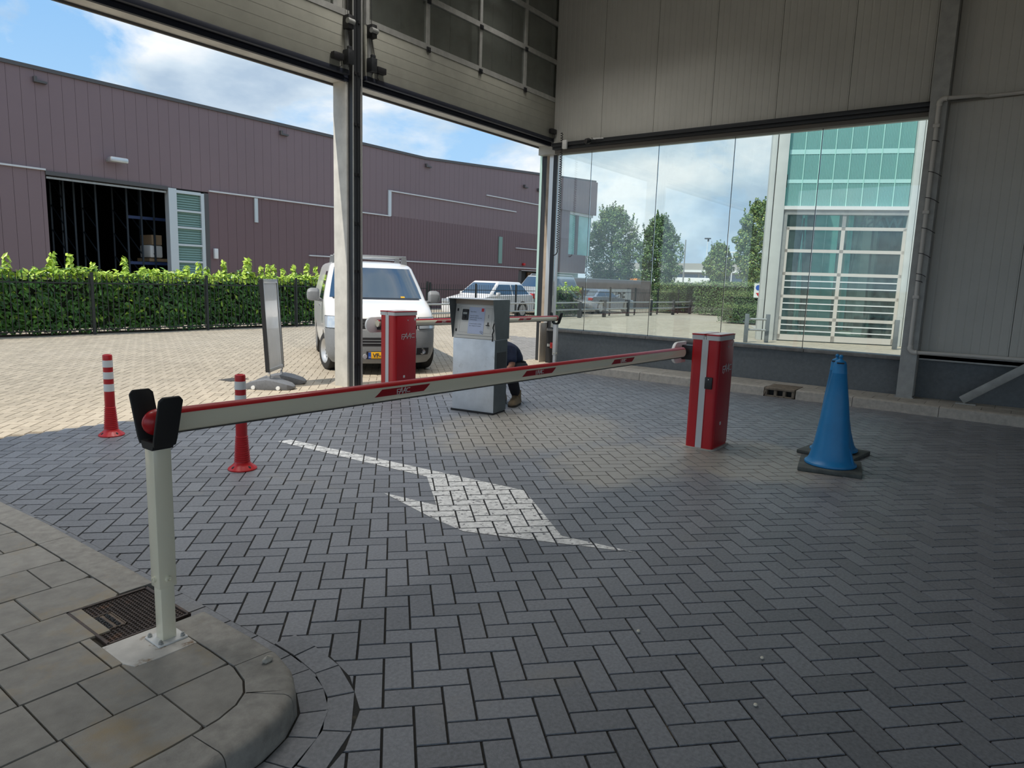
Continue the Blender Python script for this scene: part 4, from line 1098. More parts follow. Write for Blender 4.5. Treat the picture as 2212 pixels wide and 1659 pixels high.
# ------------------------------------------------------------------ cars behind the railings
def car(label, loc, rz, L, W, H, paint, belt, prof, glassx, roofx, axles, r_, tail=None):
    """prof: lower body side outline (x,z); nose towards -x"""
    t = thing('car', label, 'car', loc, rz, 'cars parked behind the railings')
    hw = W / 2
    b = MB()
    nst = len(prof)
    rings = []
    for k, f in ((-1, .90), (-.93, .985), (-.5, 1), (.5, 1), (.93, .985), (1, .90)):
        zc_ = .55
        rings.append([(L / 2 + (x - L / 2) * (.985 if abs(k) == 1 else 1), k * hw, zc_ + (z - zc_) * f) for x, z in prof])
    bo = b.loft(rings).build('body', paint, t)
    ct = MB()
    for ax in axles:
        for s in (-1, 1): ct.tube([(ax, s * hw * .55, r_), (ax, s * (hw + .2), r_)], r_ * 1.16, 22)
    carve(bo, ct)
    (g0, g1, g2, g3) = glassx      # base front, roof front, roof rear, base rear
    rw = hw * .74
    cabv = [(g0, -hw * .95, belt), (g0, hw * .95, belt), (g3, hw * .95, belt), (g3, -hw * .95, belt), (g1, -rw, H), (g1, rw, H), (g2, rw, H - .02), (g2, -rw, H - .02)]
    cb = MB(); cb.add(cabv, [(0, 1, 5, 4), (1, 2, 6, 5), (2, 3, 7, 6), (3, 0, 4, 7), (4, 5, 6, 7)]); cb.build('cabin', paint, t, bevel=.05, seg=3)
    for s in (-1, 1):
        sd = lambda x, z: (x, s * (hw * .95 + (rw - hw * .95) * (z - belt) / (H - belt) + .012), z)
        z1 = H - .13; k1 = (z1 - belt) / (H - belt)
        xa, xb = g0 + (g1 - g0) * .12 + .10, g0 + (g1 - g0) * k1 + .12
        xc, xd = g3 + (g2 - g3) * k1 - .12, g3 + (g2 - g3) * .1 - .14
        xm = xa + (xd - xa) * .52
        for pa, pb, pc, pd in ((xa, xm - .03, xm - .03, xb), (xm + .03, xd, xc, xm + .03)):
            MB().quad(sd(pa, belt + .03), sd(pb, belt + .03), sd(pc, z1), sd(pd, z1)).build('side_window', M_glass_dk, t, smooth=False)
        for ax in axles:
            Mw = Matrix.Translation((ax, s * (hw - .10), r_)) @ Matrix.Rotation(R(-90 * s), 4, 'X')
            wo_ = MB().lathe([(r_ * .6, -.09), (r_ * .95, -.09), (r_, -.06), (r_, .06), (r_ * .95, .09), (r_ * .6, .09)], n=28).xf(Mw).build('wheel', M_tyre, t)
            rb = MB().lathe([(r_ * .60, .092), (r_ * .70, .096), (r_ * .70, .05), (r_ * .60, .05)], n=28)
            for k in range(8):
                a = 2 * PI * k / 8; rb.bar((r_ * .1 * math.cos(a), r_ * .1 * math.sin(a), .085), (r_ * .64 * math.cos(a), r_ * .64 * math.sin(a), .085), r_ * .17, .02, (0, 0, 1))
            rb.xf(Mw).build('rim', M_rim, wo_)
        MB().box(g0 + .28, g0 + .44, s * (hw + .02), s * (hw + .16), belt - .02, belt + .11).build('mirror', paint, t, bevel=.03)
        if tail:
            MB().box(L - .16, L + .004, s * (hw - .22), s * (hw + .004), tail[0], tail[1]).build('tail_lamp', mat('red lamp %s %d' % (label[:5], s), (.55, .02, .02), .2, coat=.6), t, bevel=.02)
        MB().box(-.004, .16, s * (hw - .40), s * (hw - .02), belt - .32, belt - .18).build('headlamp', M_lens, t, bevel=.03)
    w0 = MB(); e = .03
    def scr(xb_, xt, name):
        dx = -.012 if xb_ < L / 2 else .012
        MB().quad((xb_ + (xt - xb_) * .1 + dx, -hw * .86, belt + .05), (xb_ + (xt - xb_) * .1 + dx, hw * .86, belt + .05), (xb_ + (xt - xb_) * .88 + dx, rw * .92, H - .07), (xb_ + (xt - xb_) * .88 + dx, -rw * .92, H - .07)).build(name, M_glass_dk, t, smooth=False)
    scr(g0, g1, 'windscreen'); scr(g3, g2, 'rear_window')
    return t
M_carw = mat('white car paint', (.80, .80, .80), .3, coat=.4)
M_carg = mat('pale grey car paint', (.42, .45, .46), .35, .3, coat=.4)
M_cars = mat('silver blue car paint', (.40, .45, .54), .3, .4, coat=.5)
car('white hatchback with red tail lamps parked behind the railings', (19.98, 17.62, 0), 0, 4.0, 1.72, 1.47, M_carw, .92,
    [(.05, .22), (.0, .45), (.06, .62), (.28, .78), (1.0, .92), (2.4, .95), (3.75, .98), (3.93, .92), (4.0, .60), (3.96, .35), (3.85, .22)], (1.0, 1.75, 3.2, 3.85), 0, (.78, 3.14), .315, (.78, 1.0))
mp = car('pale grey people carrier with roof rails behind the laurel bush', (25.3, 18.7, 0), 0, 4.3, 1.76, 1.80, M_carg, 1.02,
    [(.05, .24), (.0, .5), (.06, .72), (.3, .9), (1.0, 1.02), (2.6, 1.06), (4.15, 1.08), (4.27, .98), (4.3, .6), (4.25, .35), (4.1, .24)], (1.0, 1.75, 3.85, 4.2), 0, (.85, 3.5), .32, (.9, 1.25))
for s in (-1, 1): MB().tube([(1.9, s * .62, 1.80), (2.0, s * .62, 1.86), (3.7, s * .62, 1.85), (3.8, s * .62, 1.79)], .018, 8).build('roof_rail', M_silver, mp)
car('silver blue saloon car standing before the white lettered sign', (34.3, 18.2, 0), PI, 4.6, 1.80, 1.24, M_cars, .84,
    [(.05, .22), (.0, .45), (.05, .60), (.35, .66), (1.5, .80), (2.8, .86), (4.4, .88), (4.58, .82), (4.6, .6), (4.56, .35), (4.4, .22)], (1.75, 2.7, 3.4, 4.3), 0, (.9, 3.65), .32, (.66, .80))
# ------------------------------------------------------------------ aubergine warehouse across the yard
YB = 24.0
bld = thing('warehouse', 'long aubergine clad warehouse behind the hedge with an open loading door', 'building', (24, YB, 0))
OX = 24.0
def clad(name, x0, x1, zb, zt, pitch, m_, y=0.0, gap=.007):
    """upright cladding boards from x0 to x1; zb, zt may be functions of x"""
    b = MB(); x = x0; fb = zb if callable(zb) else (lambda q: zb); ft = zt if callable(zt) else (lambda q: zt)
    while x < x1 - 1e-3:
        xe = min(x + pitch, x1); a, c = x + gap / 2, xe - gap / 2
        if c > a:
            p = [(a, fb(a)), (c, fb(c)), (c, ft(c)), (a, ft(a))]
            b.add([(q - OX, y, z) for q, z in p] + [(q - OX, y + .1, z) for q, z in p], [(0, 1, 2, 3), (7, 6, 5, 4), (0, 4, 5, 1), (1, 5, 6, 2), (2, 6, 7, 3), (3, 7, 4, 0)])
        x = xe
    return b.build(name, m_, bld, smooth=False)
roofz = lambda x: 7.18 if x < 24.7 else 7.18 + (x - 24.7) * .0615
clad('upper_wall', -2.0, 24.3, 4.30, 7.18, .357, M_purple)
clad('upper_wall', 24.3, 37.9, 4.30, roofz, .36, M_purple)
clad('lower_wall', -2.0, 8.47, 0, 4.30, .357, M_purple, gap=.008)
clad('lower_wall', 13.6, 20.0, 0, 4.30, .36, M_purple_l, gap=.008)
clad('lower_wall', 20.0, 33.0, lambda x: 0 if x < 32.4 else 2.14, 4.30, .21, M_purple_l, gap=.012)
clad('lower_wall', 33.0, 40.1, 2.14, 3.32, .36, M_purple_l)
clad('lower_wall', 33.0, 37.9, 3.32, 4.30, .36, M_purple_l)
# backing and volume (with the loading door left open)
bk = MB()
for x0, x1, z0, z1 in ((-2, 8.47, 0, 4.3), (13.6, 33.0, 0, 4.3), (-2, 24.7, 4.28, 7.15)): bk.box(x0 - OX, x1 - OX, .09, .25, z0, z1)
bk.box(33 - OX, 40.1 - OX, .09, .25, 2.14, 3.3).box(33 - OX, 37.9 - OX, .09, .25, 3.3, 4.3)
bk.prism([(24.7 - OX, 4.28), (37.9 - OX, 4.28), (37.9 - OX, 6.02), (40.9 - OX, 6.02), (40.9 - OX, 8.12), (24.7 - OX, 7.12)], .09, .25, 'y')
bk.build('backing_wall', M_trim_dk, bld, smooth=False)
rt = MB()
rt.prism([(-2 - OX, 7.16), (24.7 - OX, 7.16), (40.95 - OX, 8.16), (40.95 - OX, 8.30), (24.7 - OX, 7.27), (-2 - OX, 7.27)], -.06, .3, 'y'); rt.build('roof_trim', M_trim_dk, bld)
MB().box(-2 - OX, 40.9 - OX, .25, 14, 7.0, 7.15).box(40.6 - OX, 40.9 - OX, .25, 10, 6.05, 8.1).box(-2.2 - OX, -2 - OX, 0, 14, 0, 7.1).build('roof', M_trim_dk, bld, smooth=False)
# white ledges
lg = [(7.0, 8.47, 4.345), (13.61, 20.3, 4.345), (20.3, 22.4, 4.28), (22.35, 32.1, 5.41), (29.4, 34.7, 6.03), (17.9, 36.4, 2.27), (32.2, 36.4, 3.39), (33.0, 38.0, 4.32)]
for x0, x1, z in lg[:7]: MB().box(x0 - OX, x1 - OX, -.07, .0, z - .025, z + .025).build('ledge', M_ledge, bld)
MB().box(22.27 - OX, 22.45 - OX, -.06, 0, 4.28, 5.43).build('slot_window', M_sash, bld)
MB().box(15.42 - OX, 15.56 - OX, -.06, 0, 3.40, 4.30).build('slot_window', M_sash, bld)
MB().box(30.6 - OX, 30.9 - OX, -.05, 0, 2.45, 3.92).build('slot_window', M_louver, bld)
for x, z in ((8.31, 6.86), (16.6, 6.88), (24.68, 6.86), (32.75, 6.9), (34.15, 6.87)):
    v_ = MB().box(x - OX, x + .33 - OX, -.14, 0, z - .06, z).box(x - OX, x + .07 - OX, -.14, 0, z, z + .10).build('roof_outlet', M_trim_dk, bld)
fl = MB().tube([(10.25 - OX, 0, 4.88), (10.25 - OX, -.2, 4.9)], .05, 8).build('floodlight', M_steel, bld)
MB().box(10.18 - OX, 10.72 - OX, -.42, -.14, 4.82, 4.98).build('lamp_head', M_silver, fl, bevel=.04)
MB().box(13.72 - OX, 13.86 - OX, -.12, 0, 1.95, 2.32).build('wall_box', M_white, bld, bevel=.02)
MB().box(32.9 - OX, 33.1 - OX, -.12, 0, 2.42, 2.56).build('alarm_lamp', M_redpl, bld, bevel=.02)
# loading door opening
MB().box(8.47 - OX, 12.13 - OX, -.04, .25, 4.20, 4.32).build('door_head', M_trim_dk, bld)
MB().box(8.5 - OX, 12.1 - OX, .02, .06, 4.10, 4.16).build('door_edge', M_steel, bld)
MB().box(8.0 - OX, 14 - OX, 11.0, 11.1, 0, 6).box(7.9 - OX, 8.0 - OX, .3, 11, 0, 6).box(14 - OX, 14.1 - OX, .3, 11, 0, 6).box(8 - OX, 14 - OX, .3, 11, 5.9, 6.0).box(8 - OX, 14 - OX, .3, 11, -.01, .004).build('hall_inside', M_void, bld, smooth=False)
for x, y in ((9.35, 1.2), (9.8, 1.6), (10.3, 1.2), (11.15, .9), (11.62, .9), (12.05, .9)):
    b = MB().box(x - OX, x + .055 - OX, y, y + .05, 0, 5.2).box(x + .02 - OX, x + .07 - OX, y + 1.1, y + 1.15, 0, 5.2)
    for z in np.arange(.4, 4.6, .8): b.bar((x + .03 - OX, y + .05, z), (x + .05 - OX, y + 1.1, z + .7), .03, .03)
    b.build('rack_upright', M_rack, bld, smooth=False)
for z in (1.75, 3.3): MB().box(11.2 - OX, 13.6 - OX, .92, 1.0, z - .1, z).build('rack_beam', mat('blue beam %d' % int(z), (.02, .04, .12), .5), bld)
b = MB().box(11.9 - OX, 12.9 - OX, 1.0, 1.9, 1.77, 1.88).build('pallet', mat('pallet wood', (.30, .20, .11), .8), bld)
MB().box(11.95 - OX, 12.4 - OX, 1.02, 1.8, 1.9, 2.35).build('white_drum', M_white, bld, bevel=.06)
MB().box(12.0 - OX, 12.35 - OX, .98, 1.8, 2.36, 2.7).build('carton', mat('brown carton', (.32, .22, .13), .8), bld)
# silver framed louvre window beside the opening
sw = MB().box(12.14 - OX, 12.42 - OX, -.05, .22, 0, 4.28).box(13.30 - OX, 13.42 - OX, -.04, .22, 0, 4.22).box(12.4 - OX, 13.3 - OX, -.04, .2, 4.14, 4.24)
for z in (3.55, 2.98, 2.38, 1.80): sw.box(12.4 - OX, 13.3 - OX, -.035, .2, z - .035, z + .035)
sw.box(12.4 - OX, 13.3 - OX, -.04, .2, 1.62 - .42, 1.62 - .30).build('window_frame', M_sash, bld)
lv = MB(); z = .05
while z < 4.15:
    lv.add([(12.4 - OX, .02, z), (13.3 - OX, .02, z), (13.3 - OX, .055, z + .08), (12.4 - OX, .055, z + .08)], [(0, 1, 2, 3)]); z += .083
lv.build('louvre_glass', M_louver, bld, smooth=False)
MB().box(13.42 - OX, 13.6 - OX, -.02, .2, 0, 4.25).build('dark_panel', M_trim_dk, bld)
# glazed corner at the far right end
MB().box(37.9 - OX, 40.75 - OX, .10, .14, 3.34, 6.0).box(40.7 - OX, 40.75 - OX, .1, 8, 3.34, 6.0).build('corner_glass', mat('pale green office glass', (.34, .62, .58), .12, spec=.8, noise=(.6, .25)), bld)
MB().box(38.75 - OX, 39.05 - OX, .02, .12, 3.34, 6.0).build('corner_post', M_trim_dk, bld)
MB().box(37.9 - OX, 40.8 - OX, -.02, .10, 5.85, 6.05).build('white_soffit', M_ledge, bld)
clad('corner_block', 36.6, 41.0, 6.02, roofz, .36, M_purple, y=-.14)
MB().box(36.4 - OX, 40.2 - OX, .6, .7, .9, 2.14).build('ground_glass', mat('office glass', (.30, .50, .50), .15, spec=.8), bld)
MB().box(33.0 - OX, 36.5 - OX, .6, .75, 0, 2.14).build('dark_porch', M_black_pl, bld)
MB().box(34.2 - OX, 34.7 - OX, .5, .6, 0.1, 2.05).build('porch_door', mat('brown door', (.15, .09, .05), .5), bld)

# brown garden wall with a white lettered sign
gw = struct(MB().box(29.2, 41.3, 19.7, 19.85, -.1, 1.74).build('wall_garden', mat('brown boundary wall', (.25, .19, .165), .7, noise=(1.2, .15)), smooth=False), 'brown wall behind the parked cars')
MB().box(29.2, 41.3, 19.66, 19.88, 1.74, 1.79).build('coping', M_steel, gw)
sg = thing('sign_board', 'white sign with big black letters on the brown wall', 'sign', (33.3, 19.69, .12))
MB().box(0, 5.2, -.03, .0, 0, 1.10).build('board', M_white, sg)
text_mb('NDE', .86, .01, shear=.18, bold=.012).xf(frame((2.62, -.036, .33), (1, 0, 0), (0, 0, 1))).build('lettering', M_ink, sg, smooth=False)

# ------------------------------------------------------------------ leaves
def leaf_mesh(name, P, N, size, mats, idx, parent=None, asp=.42):
    """pointed leaves, each two folded triangles"""
    n = len(P)
    N = N / (np.linalg.norm(N, axis=1, keepdims=True) + 1e-9)
    rv = nrng.normal(size=(n, 3)); T = rv - (rv * N).sum(1, keepdims=True) * N; T /= np.linalg.norm(T, axis=1, keepdims=True) + 1e-9
    B = np.cross(N, T); s = size if np.ndim(size) else np.full(n, size); s = s[:, None]
    a = P - T * s * .5; c = P + T * s * .5
    l = P + B * s * asp * .5 + N * s * .08; r_ = P - B * s * asp * .5 + N * s * .08
    vs = np.stack([a, l, c, r_], 1).reshape(-1, 3)
    me = bpy.data.meshes.new(name)
    me.vertices.add(4 * n); me.vertices.foreach_set('co', vs.astype(np.float32).reshape(-1))
    loops = (np.arange(n) * 4)[:, None] + np.array([0, 1, 2, 0, 2, 3])[None]
    me.loops.add(6 * n); me.loops.foreach_set('vertex_index', loops.reshape(-1).astype(np.int32))
    me.polygons.add(2 * n); me.polygons.foreach_set('loop_start', (np.arange(2 * n) * 3).astype(np.int32))
    me.update(calc_edges=True); me.validate(); me.shade_flat()
    for m_ in mats: me.materials.append(m_)
    me.polygons.foreach_set('material_index', np.repeat(idx, 2).astype(np.int32))
    return link(name, me, parent)

def hedge(name, label, x0, x1, y0, y1, h, n, size, sprigs, cat='hedge', top_lime=.75, group=None, leaves=None):
    t = thing(name, label, cat, ((x0 + x1) / 2, (y0 + y1) / 2, 0), 0, group)
    cx, cy = (x0 + x1) / 2, (y0 + y1) / 2
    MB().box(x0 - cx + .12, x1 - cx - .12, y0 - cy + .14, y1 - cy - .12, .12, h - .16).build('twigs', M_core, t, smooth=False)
    x = nrng.uniform(x0, x1, n); k = nrng.random(n); side = nrng.random(n) < (y1 - y0) / (x1 - x0 + y1 - y0)
    z = np.where(k < .66, nrng.uniform(.05, h, n), h + nrng.normal(-.03, .05, n))
    y = np.where(k < .66, y0 + np.abs(nrng.normal(0, .07, n)), nrng.uniform(y0, y1, n))
    sx_ = side & (k < .66); x = np.where(sx_, x0 + np.abs(nrng.normal(0, .07, n)), x); y = np.where(sx_, nrng.uniform(y0, y1, n), y)
    y -= .05 * np.sin(x * 2.3 + z * 3) ; z += np.where(k >= .66, .05 * np.sin(x * 3.1) + .03 * np.sin(x * 7.7), 0)
    P = np.stack([x - cx, y - cy, z], 1)
    N = np.stack([nrng.normal(0, .6, n), np.where(k < .66, -1., -.2) + nrng.normal(0, .4, n), np.where(k < .66, .55, 1.) + nrng.normal(0, .4, n)], 1)
    tmp = N[sx_, 0].copy(); N[sx_, 0] = N[sx_, 1]; N[sx_, 1] = tmp
    idx = np.where(nrng.random(n) < .5, 0, 1)
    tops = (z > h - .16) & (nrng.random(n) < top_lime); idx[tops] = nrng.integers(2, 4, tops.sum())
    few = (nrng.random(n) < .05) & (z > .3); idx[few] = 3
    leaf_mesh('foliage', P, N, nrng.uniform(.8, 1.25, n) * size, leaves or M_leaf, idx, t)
    if sprigs:
        SP, SN, SI = [], [], []
        for sx, sh in sprigs:
            sh *= 1.25
            yy_ = rnd.uniform(y0 + .1, y1 - .2)
            for q in range(int(sh * 70)):
                zz_ = h + sh * (q / (sh * 70)); a = rnd.uniform(0, 2 * PI); rr_ = .055 * (1.15 - .4 * q / (sh * 70))
                SP.append((sx - cx + rr_ * math.cos(a), yy_ - cy + rr_ * math.sin(a), zz_)); SN.append((math.cos(a) * .8, math.sin(a) * .8 - .3, .6)); SI.append(2 if rnd.random() < .7 else 3)
        leaf_mesh('young_shoots', np.array(SP), np.array(SN), size * 1.15, leaves or M_leaf, np.array(SI), t)
    t['kind'] = 'stuff'
    return t
hedge('hedge', 'long laurel hedge with lime green shoots behind the black railings', -1.5, 13.2, 16.95, 17.75, 1.36, 13500, .15,
      [(5.2, .28), (6.05, .24), (6.2, .36), (6.42, .34), (7.05, .2), (7.75, .32), (8.05, .15), (9.15, .2), (9.4, .28), (9.75, .18), (10.2, .34), (10.7, .40), (10.85, .42), (11.15, .24), (11.45, .30), (11.7, .3), (11.95, .22), (12.3, .3), (12.7, .36), (13.0, .3), (4.3, .3), (3.2, .25), (8.9, .12), (10.0, .12)])
hedge('bush', 'laurel bush growing through the railings by the people carrier', 25.0, 27.2, 16.35, 17.2, 1.22, 1500, .14, [(25.5, .2), (26.2, .25)], cat='bush')

M_tleaf = [mat('tree leaf dark', (.070, .135, .060), .5), mat('tree leaf', (.125, .22, .085), .5), mat('tree leaf light', (.24, .36, .12), .5), mat('yellowing tree leaf', (.36, .42, .10), .5)]
def tree(label, x, y, h, r_, z0, n, size, w_, trunk_r=.13, blobs=9, group='trees beyond the yard'):
    t = thing('tree', label, 'tree', (x, y, 0), 0, group)
    tk = MB().tube([(0, 0, -.05), (.02, .01, z0 + .4), (0, .03, h * .7)], [trunk_r, trunk_r * .8, trunk_r * .25], 9)
    for k in range(7):
        a = 2.4 * k; z = z0 + .3 + k * (h - z0) * .09
        tk.tube([(0, 0, z), (math.cos(a) * r_ * .4, math.sin(a) * r_ * .4, z + .5), (math.cos(a) * r_ * .6, math.sin(a) * r_ * .6, z + 1.2)], [trunk_r * .4, trunk_r * .25, trunk_r * .1], 6)
    tk.build('trunk', M_bark, t)
    # clumps along an egg shaped crown
    C = []
    for k in range(blobs * 6):
        f = (k + .5) / (blobs * 6); z = z0 + (h - z0) * f
        rad = r_ * (math.sin(PI * min(1, (f * .86 + .12))) ** .75) * rnd.uniform(.45, 1.0)
        a = k * 2.39996; C.append((rad * math.cos(a), rad * math.sin(a), z, rnd.uniform(.14, .27) * r_ * (1.15 - .5 * f)))
    C = np.array(C); ci = nrng.integers(0, len(C), n)
    d = nrng.normal(size=(n, 3)); d /= np.linalg.norm(d, axis=1, keepdims=True)
    P = C[ci, :3] + d * C[ci, 3:4] * nrng.uniform(.75, 1.1, (n, 1))
    P[:, 2] = np.maximum(P[:, 2], z0 - .2)
    # upright twigs breaking the outline
    m_ = n // 9; a = nrng.uniform(0, 2 * PI, 70); f = nrng.uniform(.35, .98, 70); rr_ = r_ * np.sin(PI * np.minimum(1, f * .86 + .12)) ** .75 * nrng.uniform(.5, 1.0, 70)
    wh = nrng.integers(0, 70, m_); up = nrng.random(m_)
    P[:m_] = np.stack([rr_[wh] * np.cos(a[wh]) * (1 + .12 * up), rr_[wh] * np.sin(a[wh]) * (1 + .12 * up), z0 + (h - z0) * f[wh] + up * r_ * .42], 1) + nrng.normal(0, .05, (m_, 3)) * (1.3 - up)[:, None] * r_ / 1.6
    N = d + np.array([0, 0, .5]) + nrng.normal(0, .35, (n, 3))
    idx = nrng.choice(4, n, p=w_)
    leaf_mesh('crown', P, N, nrng.uniform(.8, 1.3, n) * size, M_tleaf, idx, t, asp=.6)
    return t
tree('broad dark green tree behind the brown wall, left of its neighbour', 44.0, 24.2, 6.75, 2.15, .9, 26000, .125, [.36, .42, .19, .03], blobs=26)
tree('dark green tree behind the brown wall, right of its neighbour', 43.6, 20.4, 6.0, 1.62, .8, 22000, .125, [.36, .42, .19, .03], blobs=24)
tree('tall yellowish green tree beside the glass hall column', 48, 15.3, 7.25, 1.45, 2.2, 19000, .135, [.14, .32, .33, .21], .17, blobs=20)
tree('small yellowish green tree between the tall tree and the street lamp', 48, 17.75, 4.5, 1.05, 1.8, 11000, .125, [.14, .32, .33, .21], .09, blobs=16)

# clipped hedges and reeds past the railings
hedge('hedge', 'clipped dark hedge by the yard exit with pale tufted top', 30.2, 31.2, 8.0, 10.9, 1.30, 6500, .075, None, top_lime=.5, leaves=M_leaf_far)
hedge('hedge', 'low clipped hedge in front of the taller hedge by the exit', 29.0, 29.9, 8.0, 10.6, .80, 4500, .07, None, top_lime=.3, leaves=M_leaf_far)
hedge('bush', 'loose green bush with reeds beyond the end of the railings', 37.3, 40.2, 15.6, 17.6, 1.62, 8000, .12, [(37.8, .2), (38.6, .3), (39.4, .2)], cat='bush', top_lime=.5, leaves=M_leaf_far)
hedge('bush', 'yellow green bush beside the brown wall end', 35.75, 37.0, 15.95, 16.9, 1.2, 2500, .10, None, cat='bush', top_lime=.6, leaves=M_leaf_far)
hedge('bush', 'bright loose bush behind the taller clipped hedge', 36.0, 40.0, 11.2, 14.6, 1.75, 7000, .12, [(37, .3), (38, .3), (39, .3)], cat='bush', top_lime=.6, leaves=M_leaf_far)

# ------------------------------------------------------------------ railings
def fence(label, p0, p1, h, posts, step=.115):
    a, b = Vector((*p0, 0)), Vector((*p1, 0)); d = (b - a).normalized(); L = (b - a).length; rz = math.atan2(d.y, d.x)
    t = thing('fence', label, 'fence', a, rz)
    ps = [L * k / posts for k in range(posts + 1)]
    for x in ps: MB().box(x - .028, x + .028, -.028, .028, 0, h + .14).build('post', M_fence, t)
    for q0, q1 in zip(ps, ps[1:]):
        b_ = MB(); x = q0 + .09
        while x < q1 - .05:
            b_.box(x - .006, x + .006, -.006, .006, .06, h + .09); x += step
        b_.build('bar_panel', M_fence, t, smooth=False)
        MB().box(q0, q1, -.012, .012, h - .115, h - .09).build('top_rail', M_fence, t); MB().box(q0, q1, -.012, .012, .10, .125).build('bottom_rail', M_fence, t)
    return t
fence('black upright bar railings along the laurel hedge', (-1.36, 16.74), (17.4, 16.74), 1.25, 7)
fence('black upright bar railings in front of the parked cars', (17.5, 16.7), (40.5, 15.1), 1.22, 10)
t = thing('rail_fence', 'low two rail barrier with thick posts beyond the yard', 'fence', (15.5, 15.5, 0))
pts_ = [(0, 0), (2.6, .0), (5.2, 0), (7.8, 0), (10.26, .1), (12.1, -.1), (14.5, -.05), (16.4, -.35), (18.7, -.55), (21.1, -.5), (24, -.5)]
for x, y in pts_[3:]: MB().box(x - .07, x + .07, y - .07, y + .07, 0, .78).build('post', M_steel_dk, t, bevel=.01)
for z in (.36, .66):
    MB().tube([(x, y, z) for x, y in pts_], .03, 8).build('rail', M_steel, t)

# ------------------------------------------------------------------ far end: flat building, lamps, lorry, road sign
fb = thing('office_building', 'long flat roofed grey building on the horizon behind the trees', 'building', (76, 30, 0))
MB().box(0, 10, -14, 14, 0, 3.2).build('wall', mat('grey wall', (.30, .30, .29), .8), fb, smooth=False)
MB().box(-.4, 10, -14.2, 14.2, 3.25, 4.15).build('roof', mat('grey roof', (.36, .35, .32), .7), fb)
MB().box(-.5, -.35, -14.2, 14.2, 3.15, 3.4).build('fascia', M_white, fb)
y = -13.5
while y < 13: MB().box(-.05, .02, y, y + 1.5, 1.2, 2.9).build('window', M_glass_dk, fb); y += 1.75
MB().lathe([(.3, 4.1), (.3, 5.0), (.6, 5.05), (.6, 5.3), (.05, 5.5)], (1.0, -5.0, 0), 14).build('roof_cowl', M_steel, fb)
lp = thing('street_lamp', 'grey street lamp with one curved arm right of the dark trees', 'street lamp', (50, 21.2, 0))
MB().tube([(0, 0, 0), (0, 0, 5.0)], [.07, .045], 8).build('pole', M_steel, lp)
MB().tube([(0, 0, 4.1), (0, .12, 4.35), (0, .55, 4.5)], .03, 8).build('arm', M_steel, lp)
MB().sphere((0, .72, 4.5), .2, 10, 6, (.6, 1, .3)).build('lamp_head', M_steel_dk, lp)
lp = thing('street_lamp', 'thin pale mast lamp above the small tree', 'street lamp', (58, 22.6, 0))
MB().tube([(0, 0, 0), (0, 0, 5.6)], [.045, .025], 8).build('pole', M_white, lp)
MB().box(-.12, .12, -.26, .26, 5.6, 5.7).box(-.08, .08, -.12, .0, 5.4, 5.6).build('lamp_head', M_steel_dk, lp, bevel=.03)
lp = thing('street_lamp', 'thin pale lamp with flat head behind the tall tree', 'street lamp', (60, 21.0, 0))
MB().tube([(0, 0, 0), (0, 0, 4.55)], [.06, .035], 8).build('pole', M_white, lp)
MB().box(-.1, .1, -.7, .6, 4.55, 4.64).build('lamp_head', M_white, lp, bevel=.02)
lo = thing('truck', 'white lorry with orange ends half hidden by the bushes', 'truck', (56, 24.0, 0))
MB().box(-1, 1, -3.2, 3.0, .9, 2.25).build('load_body', M_white, lo, bevel=.05)
MB().box(-1, 1, 3.05, 4.6, .5, 2.1).build('cab', mat('orange paint', (.72, .24, .03), .4), lo, bevel=.12)
MB().box(-1, 1, -3.6, -3.2, .5, 2.0).build('tail', mat('orange rear', (.72, .24, .03), .4), lo, bevel=.05)
for y in (-2.2, 3.6): MB().lathe([(.2, -.9), (.42, -.9), (.42, .9), (.2, .9)], n=18).xf(Matrix.Translation((0, y, .42)) @ Matrix.Rotation(R(90), 4, 'Y')).build('wheel', M_tyre, lo)
rs = thing('road_sign', 'white road sign with blue disc beside the hall column', 'sign', (28.3, 8.72, 0))
MB().tube([(0, 0, 0), (0, 0, 1.75)], .03, 8).build('pole', M_steel, rs)
MB().box(-.03, -.015, -.2, .2, 1.15, 1.72).build('board', M_white, rs)
MB().lathe([(.001, 0), (.11, 0), (.11, .006), (.001, .006)], n=20).xf(Matrix.Translation((-.03, .03, 1.55)) @ Matrix.Rotation(R(-90), 4, 'Y')).build('blue_disc', M_plate_b, rs)
MB().prism([(-.12, 1.34), (.12, 1.34), (0, 1.18)], -.036, -.03, 'x').build('red_triangle', M_redpl, rs)
M_guard = mat('blue grey guard steel', (.17, .19, .20), .5, .2)
for lb, x, y in (('grey steel guard post with two stub rails left of the hall column', 19.35, 6.23), ('grey steel guard post standing against the hall column foot', 19.9, 5.82), ('grey steel guard post at the right end of the hall door', 20.9, 2.72)):
    t = thing('guard_post', lb, 'bollard', (x, y, 0), R(-67.3), 'steel guard posts by the glass hall')
    MB().box(-.055, .055, -.05, .05, 0, .80).build('post', M_guard, t, bevel=.01)
    if 'two stub' in lb:
        for z in (.36, .66): MB().tube([(.05, .03, z), (.52, .10, z)], .03, 8).build('rail', M_steel, t)
t = thing('utility_cover', 'small iron cover in the beige paving near the sign base', 'cover', (5.277, 8.803, 0), R(10))
b = MB().box(-.16, .16, -.12, .12, -.004, .006)
for k in range(5): b.box(-.14 + k * .058, -.11 + k * .058, -.09, .09, .006, .009)
b.build('lid', mat('grey iron', (.10, .095, .09), .6, .4), t, smooth=False)

